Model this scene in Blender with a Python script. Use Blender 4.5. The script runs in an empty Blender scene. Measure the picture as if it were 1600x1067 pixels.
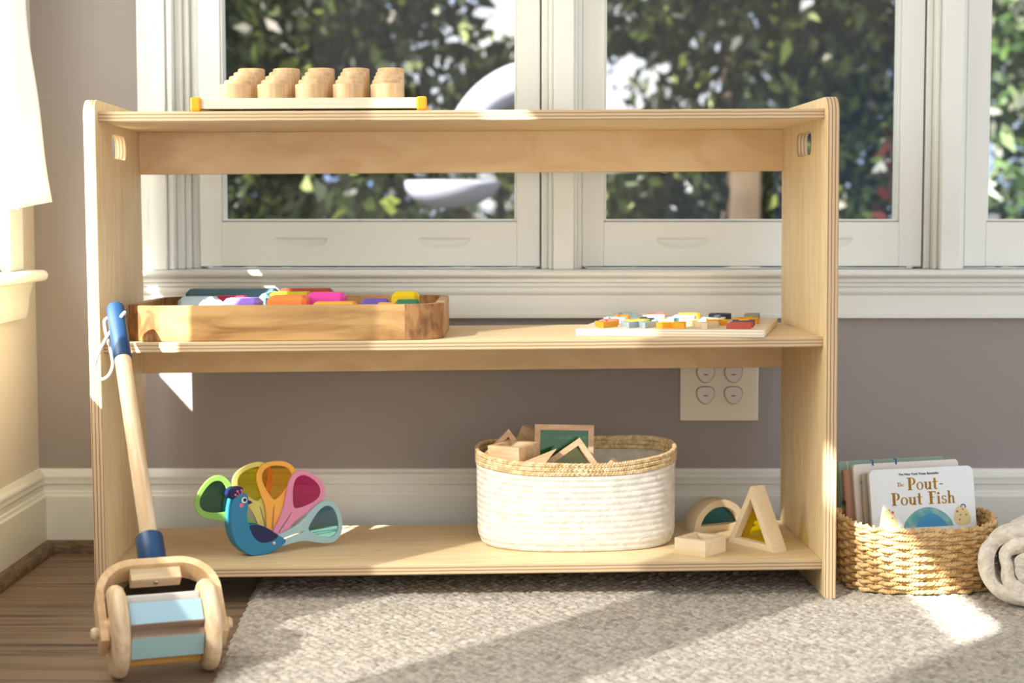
import bpy, bmesh, math, random
import numpy as np
from mathutils import Vector, Matrix
random.seed(7); RNG = np.random.default_rng(7)
C = bpy.context.scene.collection
PI = math.pi

# ------------------------------------------------------------------ camera
cam_d = bpy.data.cameras.new('camera'); cam = bpy.data.objects.new('camera', cam_d); C.objects.link(cam)
bpy.context.scene.camera = cam
cam.location = (0, 0, .594)
cam.rotation_euler = (PI/2 - math.atan(199.1/2700), 0, 0)
cam_d.sensor_width = 36; cam_d.lens = 2700/1600*36
cam_d.clip_start = .05; cam_d.clip_end = 200
cam_d.dof.use_dof = True; cam_d.dof.focus_distance = 2.62; cam_d.dof.aperture_fstop = 3.8

# ------------------------------------------------------------------ light
SUN_DIR = Vector((.83, 1, -.92))
sd = bpy.data.lights.new('sun', 'SUN'); so = bpy.data.objects.new('sun', sd); C.objects.link(so)
so.rotation_euler = SUN_DIR.to_track_quat('-Z', 'Y').to_euler(); so.location = (-4, -4, 5)
sd.energy = 7.5; sd.angle = math.radians(.6); sd.color = (1, .99, .96)

sc = bpy.context.scene
sc.view_settings.view_transform = 'Standard'; sc.view_settings.look = 'None'
sc.view_settings.exposure = 1.45; sc.view_settings.gamma = 1.0; sc.view_settings.use_curve_mapping = False
world = bpy.data.worlds.new('sky'); sc.world = world; world.use_nodes = True
nt = world.node_tree; nt.nodes.clear()
wo = nt.nodes.new('ShaderNodeOutputWorld'); bg = nt.nodes.new('ShaderNodeBackground')
tc = nt.nodes.new('ShaderNodeTexCoord'); ns = nt.nodes.new('ShaderNodeTexNoise'); cr = nt.nodes.new('ShaderNodeValToRGB')
ns.inputs['Scale'].default_value = 3.2; ns.inputs['Detail'].default_value = 5
cr.color_ramp.elements[0].position = .40; cr.color_ramp.elements[0].color = (.34, .52, .95, 1)
cr.color_ramp.elements[1].position = .52; cr.color_ramp.elements[1].color = (1.0, .985, .945, 1)
nt.links.new(tc.outputs['Generated'], ns.inputs['Vector']); nt.links.new(ns.outputs['Fac'], cr.inputs['Fac'])
nt.links.new(cr.outputs['Color'], bg.inputs['Color']); nt.links.new(bg.outputs['Background'], wo.inputs['Surface'])
bg.inputs['Strength'].default_value = .70
# daylight of the open sky coming in through the side windows
ld = bpy.data.lights.new('side_window_daylight', 'AREA'); lo_ = bpy.data.objects.new('side_window_daylight', ld); C.objects.link(lo_)
ld.shape = 'RECTANGLE'; ld.size = 2.5; ld.size_y = 1.3; ld.energy = 47; ld.color = (1, .97, .91)
lo_.location = (-1.15, 1.65, 1.25); lo_.rotation_euler = Vector((1, 0, -.12)).to_track_quat('-Z', 'Y').to_euler()

# ------------------------------------------------------------------ materials
def lin(h):
    h = h.lstrip('#'); r = []
    for i in (0, 2, 4):
        c = int(h[i:i+2], 16)/255
        r.append(c/12.92 if c <= .04045 else ((c+.055)/1.055)**2.4)
    return (*r, 1)
def mat(name, col, rough=.6, var=None, scale=20, stretch=(1, 1, 1), bump=0, bscale=200, spec=.35, coat=0, detail=4, sub=0, trans=0, randomize=.0, coords='Object', lo=.35, hi=.65):
    m = bpy.data.materials.new(name); m.use_nodes = True
    n = m.node_tree; b = n.nodes['Principled BSDF']
    b.inputs['Base Color'].default_value = lin(col); b.inputs['Roughness'].default_value = rough
    b.inputs['Specular IOR Level'].default_value = spec; b.inputs['Coat Weight'].default_value = coat
    if sub: b.inputs['Subsurface Weight'].default_value = sub; b.inputs['Subsurface Radius'].default_value = (.01, .008, .006)
    t = n.nodes.new('ShaderNodeTexCoord'); mp = n.nodes.new('ShaderNodeMapping'); mp.inputs['Scale'].default_value = stretch
    n.links.new(t.outputs[coords], mp.inputs['Vector'])
    if randomize:
        oi = n.nodes.new('ShaderNodeObjectInfo'); mu = n.nodes.new('ShaderNodeMath'); mu.operation = 'MULTIPLY'; mu.inputs[1].default_value = randomize
        n.links.new(oi.outputs['Random'], mu.inputs[0]); n.links.new(mu.outputs[0], mp.inputs['Location'])
    if var:
        z = n.nodes.new('ShaderNodeTexNoise'); z.inputs['Scale'].default_value = scale; z.inputs['Detail'].default_value = detail
        z.inputs['Distortion'].default_value = .6
        r = n.nodes.new('ShaderNodeValToRGB'); r.color_ramp.elements[0].color = lin(var); r.color_ramp.elements[1].color = lin(col)
        r.color_ramp.elements[0].position = lo; r.color_ramp.elements[1].position = hi
        n.links.new(mp.outputs[0], z.inputs['Vector']); n.links.new(z.outputs['Fac'], r.inputs['Fac']); n.links.new(r.outputs['Color'], b.inputs['Base Color'])
    if bump:
        z2 = n.nodes.new('ShaderNodeTexNoise'); z2.inputs['Scale'].default_value = bscale; z2.inputs['Detail'].default_value = 3
        n.links.new(mp.outputs[0], z2.inputs['Vector'])
        bp = n.nodes.new('ShaderNodeBump'); bp.inputs['Strength'].default_value = bump; bp.inputs['Distance'].default_value = .002
        n.links.new(z2.outputs['Fac'], bp.inputs['Height']); n.links.new(bp.outputs[0], b.inputs['Normal'])
    return m

def ply(name, axis, face='#e8d2a6', face2='#dfc391', vary=(60, 60, 60), thick=.015, light='#d8bb92', dark='#94765a', rings=5):
    """veneer on the broad faces, plywood plies on the edges"""
    m = bpy.data.materials.new(name); m.use_nodes = True
    n = m.node_tree; L = n.links; b = n.nodes['Principled BSDF']; b.inputs['Roughness'].default_value = .5; b.inputs['Specular IOR Level'].default_value = .3
    t = n.nodes.new('ShaderNodeTexCoord'); mp = n.nodes.new('ShaderNodeMapping'); mp.inputs['Scale'].default_value = vary
    L.new(t.outputs['Object'], mp.inputs['Vector'])
    z = n.nodes.new('ShaderNodeTexNoise'); z.inputs['Scale'].default_value = 1; z.inputs['Detail'].default_value = 5; z.inputs['Distortion'].default_value = 1.2
    L.new(mp.outputs[0], z.inputs['Vector'])
    r = n.nodes.new('ShaderNodeValToRGB'); r.color_ramp.elements[0].color = lin(face2); r.color_ramp.elements[1].color = lin(face)
    r.color_ramp.elements[0].position = .36; r.color_ramp.elements[1].position = .62
    L.new(z.outputs['Fac'], r.inputs['Fac'])
    # broad figure rings of birch
    mp2 = n.nodes.new('ShaderNodeMapping'); mp2.inputs['Scale'].default_value = tuple(v*.22 for v in vary); L.new(t.outputs['Object'], mp2.inputs['Vector'])
    z3 = n.nodes.new('ShaderNodeTexNoise'); z3.inputs['Scale'].default_value = 1; z3.inputs['Detail'].default_value = 1.5; L.new(mp2.outputs[0], z3.inputs['Vector'])
    mu3 = n.nodes.new('ShaderNodeMath'); mu3.operation = 'MULTIPLY'; mu3.inputs[1].default_value = 70; L.new(z3.outputs['Fac'], mu3.inputs[0])
    sn3 = n.nodes.new('ShaderNodeMath'); sn3.operation = 'SINE'; L.new(mu3.outputs[0], sn3.inputs[0])
    rr = n.nodes.new('ShaderNodeMapRange'); rr.inputs['From Min'].default_value = .55; rr.inputs['From Max'].default_value = 1; rr.inputs['To Min'].default_value = 0; rr.inputs['To Max'].default_value = .28; L.new(sn3.outputs[0], rr.inputs['Value'])
    mxr = n.nodes.new('ShaderNodeMix'); mxr.data_type = 'RGBA'; L.new(rr.outputs[0], mxr.inputs['Factor']); L.new(r.outputs['Color'], mxr.inputs['A']); mxr.inputs['B'].default_value = lin(face2)
    # edge stripes
    sp = n.nodes.new('ShaderNodeSeparateXYZ'); L.new(t.outputs['Object'], sp.inputs[0])
    mu = n.nodes.new('ShaderNodeMath'); mu.operation = 'MULTIPLY'; mu.inputs[1].default_value = 2*PI*rings/thick/2*1.0
    L.new(sp.outputs[axis], mu.inputs[0])
    zz = n.nodes.new('ShaderNodeTexNoise'); zz.inputs['Scale'].default_value = 30; zz.inputs['Detail'].default_value = 6; L.new(t.outputs['Object'], zz.inputs['Vector'])
    ad = n.nodes.new('ShaderNodeMath'); ad.operation = 'MULTIPLY_ADD'; ad.inputs[1].default_value = 1.6; L.new(zz.outputs['Fac'], ad.inputs[0]); L.new(mu.outputs[0], ad.inputs[2])
    sn = n.nodes.new('ShaderNodeMath'); sn.operation = 'SINE'; L.new(ad.outputs[0], sn.inputs[0])
    r2 = n.nodes.new('ShaderNodeValToRGB'); r2.color_ramp.elements[0].color = lin(dark); r2.color_ramp.elements[1].color = lin(light)
    r2.color_ramp.elements[0].position = .0; r2.color_ramp.elements[1].position = .42
    mr = n.nodes.new('ShaderNodeMapRange'); mr.inputs['From Min'].default_value = -1; L.new(sn.outputs[0], mr.inputs['Value']); L.new(mr.outputs[0], r2.inputs['Fac'])
    # normal test in object space
    g = n.nodes.new('ShaderNodeNewGeometry'); vt = n.nodes.new('ShaderNodeVectorTransform'); vt.vector_type = 'NORMAL'; vt.convert_from = 'WORLD'; vt.convert_to = 'OBJECT'
    L.new(g.outputs['True Normal'], vt.inputs[0]); s2 = n.nodes.new('ShaderNodeSeparateXYZ'); L.new(vt.outputs[0], s2.inputs[0])
    ab = n.nodes.new('ShaderNodeMath'); ab.operation = 'ABSOLUTE'; L.new(s2.outputs[axis], ab.inputs[0])
    gt = n.nodes.new('ShaderNodeMath'); gt.operation = 'GREATER_THAN'; gt.inputs[1].default_value = .75; L.new(ab.outputs[0], gt.inputs[0])
    mx = n.nodes.new('ShaderNodeMix'); mx.data_type = 'RGBA'
    L.new(gt.outputs[0], mx.inputs['Factor']); L.new(r2.outputs['Color'], mx.inputs['A']); L.new(mxr.outputs['Result'], mx.inputs['B']); L.new(mx.outputs['Result'], b.inputs['Base Color'])
    return m

def clear(name, tint=(1, 1, 1), gloss=.06, rough=.02):
    tint = tuple(math.sqrt(c) for c in tint)
    m = bpy.data.materials.new(name); m.use_nodes = True; n = m.node_tree; n.nodes.clear()
    o = n.nodes.new('ShaderNodeOutputMaterial'); t = n.nodes.new('ShaderNodeBsdfTransparent'); t.inputs['Color'].default_value = (*tint, 1)
    g = n.nodes.new('ShaderNodeBsdfGlossy'); g.inputs['Roughness'].default_value = rough
    mx = n.nodes.new('ShaderNodeMixShader'); mx.inputs[0].default_value = gloss
    n.links.new(t.outputs[0], mx.inputs[1]); n.links.new(g.outputs[0], mx.inputs[2]); n.links.new(mx.outputs[0], o.inputs[0])
    return m
def screen_mat(name, dens, col):
    m = bpy.data.materials.new(name); m.use_nodes = True; n = m.node_tree; n.nodes.clear()
    o = n.nodes.new('ShaderNodeOutputMaterial'); t = n.nodes.new('ShaderNodeBsdfTransparent'); d = n.nodes.new('ShaderNodeBsdfDiffuse'); d.inputs['Color'].default_value = lin(col)
    mx = n.nodes.new('ShaderNodeMixShader'); mx.inputs[0].default_value = dens
    n.links.new(t.outputs[0], mx.inputs[1]); n.links.new(d.outputs[0], mx.inputs[2]); n.links.new(mx.outputs[0], o.inputs[0])
    return m

M = {}
M['wall'] = mat('greige_wall_paint', '#9d9591', .85, bump=.05, bscale=120)
M['trim'] = mat('white_trim_paint', '#e6e7df', .45, spec=.4)
M['ply_x'] = ply('birch_ply_upright', 0, vary=(18, 40, 7), thick=.018, rings=7)
M['ply_z'] = ply('birch_ply_shelf', 2, vary=(7, 40, 18), thick=.015, rings=6)
M['ply_y'] = ply('birch_ply_rail', 1, vary=(7, 18, 16), thick=.015, face='#ecd2a5', face2='#e2bf8f', rings=6)
M['puzzle_ply'] = ply('pale_ply_board', 2, face='#e8d8bf', face2='#dcc8aa', vary=(8, 60, 10), thick=.012, rings=5, light='#efe6d2', dark='#d8c4a0')
M['beech'] = mat('pale_beech', '#e6cfab', .5, '#d2b086', 1, (110, 110, 9), randomize=3)
M['beechy'] = mat('pale_beech_along_x', '#e8d2ae', .5, '#d5b68c', 1, (8, 90, 90), randomize=3)
M['beechply'] = mat('bent_beech_ply', '#e2c39a', .5, '#d0aa7a', 1, (60, 8, 60))
M['peg_wood'] = mat('honey_beech_cylinder', '#e0bf92', .5, '#cda574', 1, (110, 110, 9), randomize=3)
M['board_wood'] = mat('pale_board_wood', '#efe7d2', .5, '#e2d6b8', 1, (6, 90, 120))
M['block_wood'] = mat('pale_block_wood', '#efdcba', .55, '#e9d2ab', 1, (5, 40, 40), randomize=5, detail=2)
M['natural'] = mat('natural_block_wood', '#dfc09a', .55, '#cfa87c', 1, (20, 100, 100), randomize=5)
M['natural_dark'] = mat('worn_slat_wood', '#b09880', .55, '#97806a', 1, (10, 90, 90))
M['oak'] = mat('oak_tray_side', '#c99f66', .45, '#8f6434', 1, (4.5, 60, 30), lo=.36, hi=.56, detail=6)
M['oak_end'] = mat('oak_end_grain', '#ad7f4e', .5, '#7a5230', 1, (60, 60, 30), lo=.4, hi=.6)
M['navy'] = mat('navy_paint', '#1d3d60', .42, bump=.06, bscale=300)
M['slat_light_blue'] = mat('light_blue_paint', '#a5c6d3', .5)
M['slat_aqua'] = mat('aqua_paint', '#a3c4c1', .5)
M['slat_mustard'] = mat('mustard_paint', '#b98428', .5)
M['slat_white'] = mat('pale_grey_paint', '#d5d3cc', .5)
M['steel'] = mat('screw_steel', '#b9b4ac', .3); M['steel'].node_tree.nodes['Principled BSDF'].inputs['Metallic'].default_value = 1
M['cord'] = mat('braided_cotton_cord', '#e2ddd2', .8, bump=.5, bscale=500)
M['orange_plastic'] = mat('orange_plastic', '#ffa51f', .4)
M['floor'] = mat('dark_oak_floor', '#8a745e', .42, '#4e3c2d', 1, (2.6, 62, 60), detail=9, lo=.30, hi=.56, coords='Object')
M['shoe'] = mat('dark_oak_shoe_mould', '#7f6a52', .5, '#4f3f2d', 1, (40, 40, 160))
M['rope_white'] = mat('white_cotton_rope', '#e6e0d4', .9, '#d2cabb', 60, bump=.6, bscale=260)
M['straw'] = mat('maize_husk_braid', '#ecd8ae', .75, '#c4a069', 130, bump=.3, bscale=300)
M['wicker'] = mat('twisted_seagrass', '#e0c08a', .7, '#bb9359', 90, bump=.3, bscale=300)
M['blanket'] = mat('cream_boucle_blanket', '#e9e2d5', .95, '#d2c4ae', 90, bump=.9, bscale=230)
M['rug'] = mat('oatmeal_wool', '#bfb6a8', .95, '#8f8578', 85, bump=.7, bscale=420, lo=.3, hi=.6)
M['plate'] = mat('ivory_plastic', '#ece2cc', .35)
M['cap'] = mat('outlet_cap_plastic', '#e4dad0', .25)
M['dark_mark'] = mat('dark_marking', '#3a3632', .5)
M['glass'] = clear('window_glass', (.97, .98, .97), .014)
M['screen'] = screen_mat('insect_screen_mesh', .12, '#4a4e46')
M['screen_left'] = screen_mat('side_insect_screen_mesh', .58, '#8b8b84')
M['leafy_ground'] = mat('garden_ground', '#4b4a33', .9, '#2d331f', 3)
M['bark'] = mat('bark', '#5c4a3c', .9, '#3a2e25', 12)
M['post'] = mat('weathered_post', '#64533f', .8, '#4f4030', 6)
M['pod'] = mat('pale_lilac_fabric', '#b9b8c6', .8)
M['pod_in'] = mat('grey_green_fabric', '#a9ab9f', .9)
def solid(key, col, rough=.5, **k):
    M[key] = mat(key, col, rough, **k); return M[key]

# ------------------------------------------------------------------ mesh helpers
def link_mesh(name, me, m=None, parent=None, smooth=False):
    o = bpy.data.objects.new(name, me); C.objects.link(o)
    if m is not None:
        for k in (m if isinstance(m, (list, tuple)) else [m]): me.materials.append(k)
    if parent: o.parent = parent
    if smooth: me.shade_smooth()
    return o
def from_bm(name, bm, m=None, parent=None, smooth=False, bevel=0, seg=2):
    if bevel:
        es = [e for e in bm.edges if len(e.link_faces) == 2 and e.calc_face_angle(0) > .5]
        bmesh.ops.bevel(bm, geom=es, offset=bevel, segments=seg, affect='EDGES', profile=.5)
    me = bpy.data.meshes.new(name); bmesh.ops.recalc_face_normals(bm, faces=bm.faces); bm.to_mesh(me); bm.free()
    return link_mesh(name, me, m, parent, smooth)
def abox(bm, x0, x1, y0, y1, z0, z1, M4=None):
    r = bmesh.ops.create_cube(bm, size=1)
    mm = Matrix.Translation(((x0+x1)/2, (y0+y1)/2, (z0+z1)/2)) @ Matrix.Diagonal((abs(x1-x0), abs(y1-y0), abs(z1-z0), 1))
    if M4: mm = M4 @ mm
    bmesh.ops.transform(bm, matrix=mm, verts=r['verts']); return r['verts']
def box(name, x0, x1, y0, y1, z0, z1, m, parent=None, bevel=0, M4=None, seg=2):
    bm = bmesh.new(); abox(bm, x0, x1, y0, y1, z0, z1, M4); return from_bm(name, bm, m, parent, bevel=bevel, seg=seg)
def pydata(name, v, f, m=None, parent=None, smooth=False):
    me = bpy.data.meshes.new(name); me.from_pydata([tuple(p) for p in v], [], f); me.update(); return link_mesh(name, me, m, parent, smooth)
def tube_data(P, r, sides=8, closed=False, up=Vector((0, 0, 1)), cap=True):
    P = np.asarray(P, float); n = len(P)
    T = np.roll(P, -1, 0) - np.roll(P, 1, 0)
    if not closed: T[0] = P[1]-P[0]; T[-1] = P[-1]-P[-2]
    T /= np.linalg.norm(T, axis=1)[:, None]+1e-12
    U = np.asarray(up, float)[None].repeat(n, 0)
    A = np.cross(T, U); bad = np.linalg.norm(A, axis=1) < 1e-4; A[bad] = np.cross(T[bad], [1, .1, 0]); A /= np.linalg.norm(A, axis=1)[:, None]
    B = np.cross(A, T); r = np.broadcast_to(np.asarray(r, float), (n,))
    th = np.linspace(0, 2*PI, sides, endpoint=False)
    V = P[:, None] + r[:, None, None]*(np.cos(th)[None, :, None]*A[:, None] + np.sin(th)[None, :, None]*B[:, None])
    F = []; m = n if closed else n-1
    for i in range(m):
        a = i*sides; b = ((i+1) % n)*sides
        for k in range(sides):
            k2 = (k+1) % sides; F.append((a+k, a+k2, b+k2, b+k))
    if not closed and cap: F.append(tuple(range(sides))[::-1]); F.append(tuple(range((n-1)*sides, n*sides)))
    return V.reshape(-1, 3), F
class Tubes:
    def __init__(s): s.V = []; s.F = []; s.n = 0
    def add(s, P, r, sides=8, closed=False, up=(0, 0, 1)):
        v, f = tube_data(P, r, sides, closed, up); s.V.append(v); s.F += [tuple(i+s.n for i in q) for q in f]; s.n += len(v)
    def build(s, name, m, parent=None): return pydata(name, np.concatenate(s.V), s.F, m, parent, smooth=True)
def lathe(name, prof, m, parent=None, seg=40, M4=None, smooth=True):
    V = []; F = []
    for r, z in prof:
        for k in range(seg):
            a = 2*PI*k/seg; p = Vector((r*math.cos(a), r*math.sin(a), z)); V.append(M4 @ p if M4 else p)
    for i in range(len(prof)-1):
        for k in range(seg):
            k2 = (k+1) % seg; F.append((i*seg+k, i*seg+k2, (i+1)*seg+k2, (i+1)*seg+k))
    if prof[0][0] > 1e-6: F.append(tuple(range(seg))[::-1])
    if prof[-1][0] > 1e-6: F.append(tuple(range((len(prof)-1)*seg, len(prof)*seg)))
    o = pydata(name, V, F, m, parent, False)
    if smooth:
        o.data.shade_smooth(); o.data.set_sharp_from_angle(angle=.7)
    return o
def peg_profile(r, h, b=.0025): return [(r, 0), (r, h-b), (r-.3*b, h-.3*b), (r-b, h)]
def cyl_profile(r, z0, z1, b=.002): return [(r-b, z0), (r-.3*b, z0+.3*b), (r, z0+b), (r, z1-b), (r-.3*b, z1-.3*b), (r-b, z1)]
def curve_mesh(splines, ext, bevel=0, bres=1):
    cu = bpy.data.curves.new('outline', 'CURVE'); cu.dimensions = '2D'; cu.fill_mode = 'BOTH'; cu.extrude = max(ext-bevel, 1e-5); cu.bevel_depth = bevel; cu.bevel_resolution = bres; cu.offset = -bevel
    for pts in splines:
        s = cu.splines.new('POLY'); s.points.add(len(pts)-1); s.use_cyclic_u = True
        for p, q in zip(s.points, pts): p.co = (q[0], q[1], 0, 1)
    o = bpy.data.objects.new('outline', cu); C.objects.link(o)
    dg = bpy.context.evaluated_depsgraph_get(); dg.update(); me = bpy.data.meshes.new_from_object(o.evaluated_get(dg)); bpy.data.objects.remove(o); bpy.data.curves.remove(cu)
    me.materials.clear(); return me
def plate(name, outer, holes, thick, m, parent=None, M4=None, bevel=0, smooth=False):
    me = curve_mesh([outer]+list(holes), thick/2, bevel)
    if M4: me.transform(M4)
    o = link_mesh(name, me, m, parent)
    me.shade_smooth(); me.set_sharp_from_angle(angle=.5)
    return o
def text_mesh(txt, size, ext, offset=0):
    cu = bpy.data.curves.new('lettering', 'FONT'); cu.body = txt; cu.size = size; cu.extrude = ext; cu.offset = offset; cu.align_x = 'CENTER'; cu.align_y = 'CENTER'
    o = bpy.data.objects.new('lettering', cu); C.objects.link(o)
    dg = bpy.context.evaluated_depsgraph_get(); dg.update(); me = bpy.data.meshes.new_from_object(o.evaluated_get(dg)); bpy.data.objects.remove(o); bpy.data.curves.remove(cu)
    me.materials.clear(); me.shade_flat(); return me
def smooth_poly(pts, it=3):
    P = [np.array(p, float) for p in pts]
    for _ in range(it):
        Q = []
        for i in range(len(P)):
            a, b = P[i], P[(i+1) % len(P)]; Q += [.75*a+.25*b, .25*a+.75*b]
        P = Q
    return [tuple(p) for p in P]
def rrect(x0, x1, y0, y1, r, n=6):
    out = []
    for cx, cy, a0 in ((x1-r, y0+r, -PI/2), (x1-r, y1-r, 0), (x0+r, y1-r, PI/2), (x0+r, y0+r, PI)):
        for k in range(n+1):
            a = a0+PI/2*k/n; out.append((cx+r*math.cos(a), cy+r*math.sin(a)))
    return out
def tag(o, label=None, cat=None, group=None, kind=None):
    if label: o['label'] = label
    if cat: o['category'] = cat
    if group: o['group'] = group
    if kind: o['kind'] = kind
    return o
def thing(name, label, cat, loc=(0, 0, 0), rz=0, group=None):
    o = bpy.data.objects.new(name, None); C.objects.link(o); o.location = loc; o.rotation_euler = (0, 0, rz); o.empty_display_size = .05
    return tag(o, label, cat, group)
def dup(root, label, group=None):
    r = root.copy(); C.objects.link(r); r['label'] = label
    if group: r['group'] = group
    for ch in list(root.children):
        c = ch.copy(); C.objects.link(c); c.parent = r
        for g in ch.children:
            d = g.copy(); C.objects.link(d); d.parent = c
    return r
def T(x, y, z): return Matrix.Translation((x, y, z))
def R(a, ax): return Matrix.Rotation(a, 4, ax)
def struct(name, bm_or_box, m, parent=None, bevel=0):
    o = from_bm(name, bm_or_box, m, parent, bevel=bevel)
    if parent is None: o['kind'] = 'structure'
    return o

# ================================================================== THE ROOM
WB = 3.03      # face of the window wall
WL = -.836     # face of the left wall
def bm_boxes(*bs):
    bm = bmesh.new()
    for b in bs: abox(bm, *b)
    return bm
struct('floor', bm_boxes((-.9, 3.2, -1.2, 3.08, -.06, 0)), M['floor'])
# wall with the three windows
struct('wall_back', bm_boxes((-.9, 3.2, WB, WB+.14, -.06, .44), (-.9, -.60, WB, WB+.14, .44, 2.0), (1.47, 3.2, WB, WB+.14, .44, 2.0), (-.9, 3.2, WB, WB+.14, 2.0, 2.52)), M['wall'])
# left wall with three side windows
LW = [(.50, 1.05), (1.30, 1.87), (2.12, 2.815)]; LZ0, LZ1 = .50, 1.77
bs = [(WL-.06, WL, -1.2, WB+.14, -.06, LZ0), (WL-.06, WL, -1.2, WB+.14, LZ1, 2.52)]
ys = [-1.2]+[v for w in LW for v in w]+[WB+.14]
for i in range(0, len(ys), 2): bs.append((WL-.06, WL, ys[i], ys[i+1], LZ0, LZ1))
struct('wall_left', bm_boxes(*bs), mat('glow_lightened_wall_paint', '#d8d0c4', .85, bump=.05, bscale=120))  # wall colour lightened to cream, the warm bounced glow put into the paint

struct('ceiling', bm_boxes((-.9, 3.2, -1.2, WB+.14, 2.5, 2.6)), mat('white_ceiling_paint', '#ecebe6', .9))
def profile_bar(prof, axis, a0, a1, base):
    """extrude a (out, z) profile; axis 'x' along the back wall (out = -y), axis 'y' along the left wall (out = +x)"""
    bm = bmesh.new(); n = len(prof); rows = []
    for a in (a0, a1):
        rows.append([bm.verts.new((a, base-o, z) if axis == 'x' else (base+o, a, z)) for o, z in prof])
    for k in range(n): bm.faces.new((rows[0][k], rows[0][(k+1) % n], rows[1][(k+1) % n], rows[1][k]))
    bm.faces.new(rows[0]); bm.faces.new(rows[1][::-1]); return bm
def arc(o, z, r, a0, a1, n=6): return [(o+r*math.cos(math.radians(a0+(a1-a0)*k/n)), z+r*math.sin(math.radians(a0+(a1-a0)*k/n))) for k in range(n+1)]
BASE = [(0, 0), (.016, 0), (.016, .098), (.013, .101), (.012, .106)] + [(.010, .108), (.010, .118), (.0125, .120), (.0125, .127)] + arc(.006, .132, .0075, -20, 90, 6) + [(.003, .145), (0, .146)]
struct('baseboard_back', profile_bar(BASE, 'x', WL, 3.2, WB), M['trim'])
struct('baseboard_left', profile_bar(BASE, 'y', -1.2, WB, WL), M['trim'])
SHOE = [(.016, 0)] + [(.016+.018*math.cos(a), .021*math.sin(a)) for a in np.linspace(0, PI/2, 7)]
struct('trim_1', profile_bar(SHOE, 'x', WL+.016, 3.2, WB), M['shoe']); struct('trim_2', profile_bar(SHOE, 'y', -1.2, WB-.016, WL), M['shoe'])
# stool and apron under the windows
STOOL = [(-.12, .497), (.030, .497), (.034, .4955)] + arc(.034, .4905, .005, 80, -60, 5) + [(.030, .484), (.024, .482)] + [(.024, .476), (.018, .474), (.018, .468)] + arc(.010, .461, .008, 60, -60, 5) + [(.012, .452), (.014, .420), (.017, .418), (.017, .413), (0, .411), (0, .44), (-.12, .44)]
struct('trim_3', profile_bar(STOOL, 'x', -.69, 1.6, WB), M['trim'])
# casings: side and between the windows (moulded section, vertical)
def casing(name, x0, x1, steps):
    bm = bmesh.new()
    for (a, b, d) in steps: abox(bm, a, b, WB-d, WB+.12, .497, 2.0)
    return struct(name, bm, M['trim'], bevel=.0025)
casing('trim_4', 0, 0, [(-.600, -.545, -.0765), (-.650, -.632, .012), (-.632, -.600, .020), (-.600, -.589, .012), (-.589, -.5765, -.012), (-.5765, -.5665, -.026), (-.5665, -.552, -.04)])
for nm, cx in (('trim_5', .088), ('trim_6', .7635)):
    casing(nm, 0, 0, [(cx-.046, cx+.046, -.0765), (cx-.036, cx-.024, -.030), (cx-.024, cx-.016, -.008), (cx-.016, cx+.020, .010), (cx+.020, cx+.026, -.008), (cx+.026, cx+.036, -.030)])

def sash(name, x0, label):
    w = bpy.data.objects.new(name, None); C.objects.link(w); w.location = (x0, WB+.03, .5015); w['kind'] = 'structure'; w['label'] = label
    Wd, st, br, Ht = .600, .0385, .0795, 1.40
    bm = bmesh.new()
    for b in ((0, st, 0, .045, 0, Ht), (Wd-st-.002, Wd, 0, .045, 0, Ht), (st, Wd-st-.002, .0090, .045, 0, br), (st, Wd-st-.002, 0, .045, Ht-.05, Ht)): abox(bm, *b)
    # thin glazing bead
    for b in ((st, st+.004, .004, .04, br, Ht-.05), (Wd-st-.006, Wd-st-.002, .004, .04, br, Ht-.05), (st+.004, Wd-st-.006, .004, .04, br, br+.004)): abox(bm, *b)
    f = from_bm('sash_frame', bm, M['trim'], w, bevel=.0012)
    g = box('glass_pane', st+.002, Wd-st-.004, .020, .024, br+.002, Ht-.049, M['glass'], w)
    s = box('insect_screen', st, Wd-st, .062, .0625, .03, Ht, M['screen'], w)
    NX, NZ = 300, 48; rw_ = Wd-.002-2*st; V = []; F = []
    for a in range(NX+1):
        xx = st+rw_*a/NX
        for b in range(NZ+1):
            zz_ = .001+(br-.002)*b/NZ; dpt = 0
            for px_ in (.178, .4315):
                u = (xx-px_)/.046; q = (.0495-zz_)/(.0205*math.sqrt(max(1e-6, 1-u*u))) if abs(u) < 1 else 9
                if abs(u) < 1 and 0 <= q <= 1: dpt = max(dpt, .0085*min(1, (1-q)*2.2)*(1-u*u)**.35*min(1, .3+q*6))
            V.append((xx, dpt, zz_))
    for a in range(NX):
        for b in range(NZ): k = a*(NZ+1)+b; F.append((k, k+NZ+1, k+NZ+2, k+1))
    pydata('finger_pull_rail', V, F, M['trim'], w, True)
    return w
sash('window_1', -.551, 'white sash behind left half of shelf'); sash('window_2', .1240, 'white sash behind right half of shelf'); sash('window_3', .7995, 'white sash at right edge')

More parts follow.
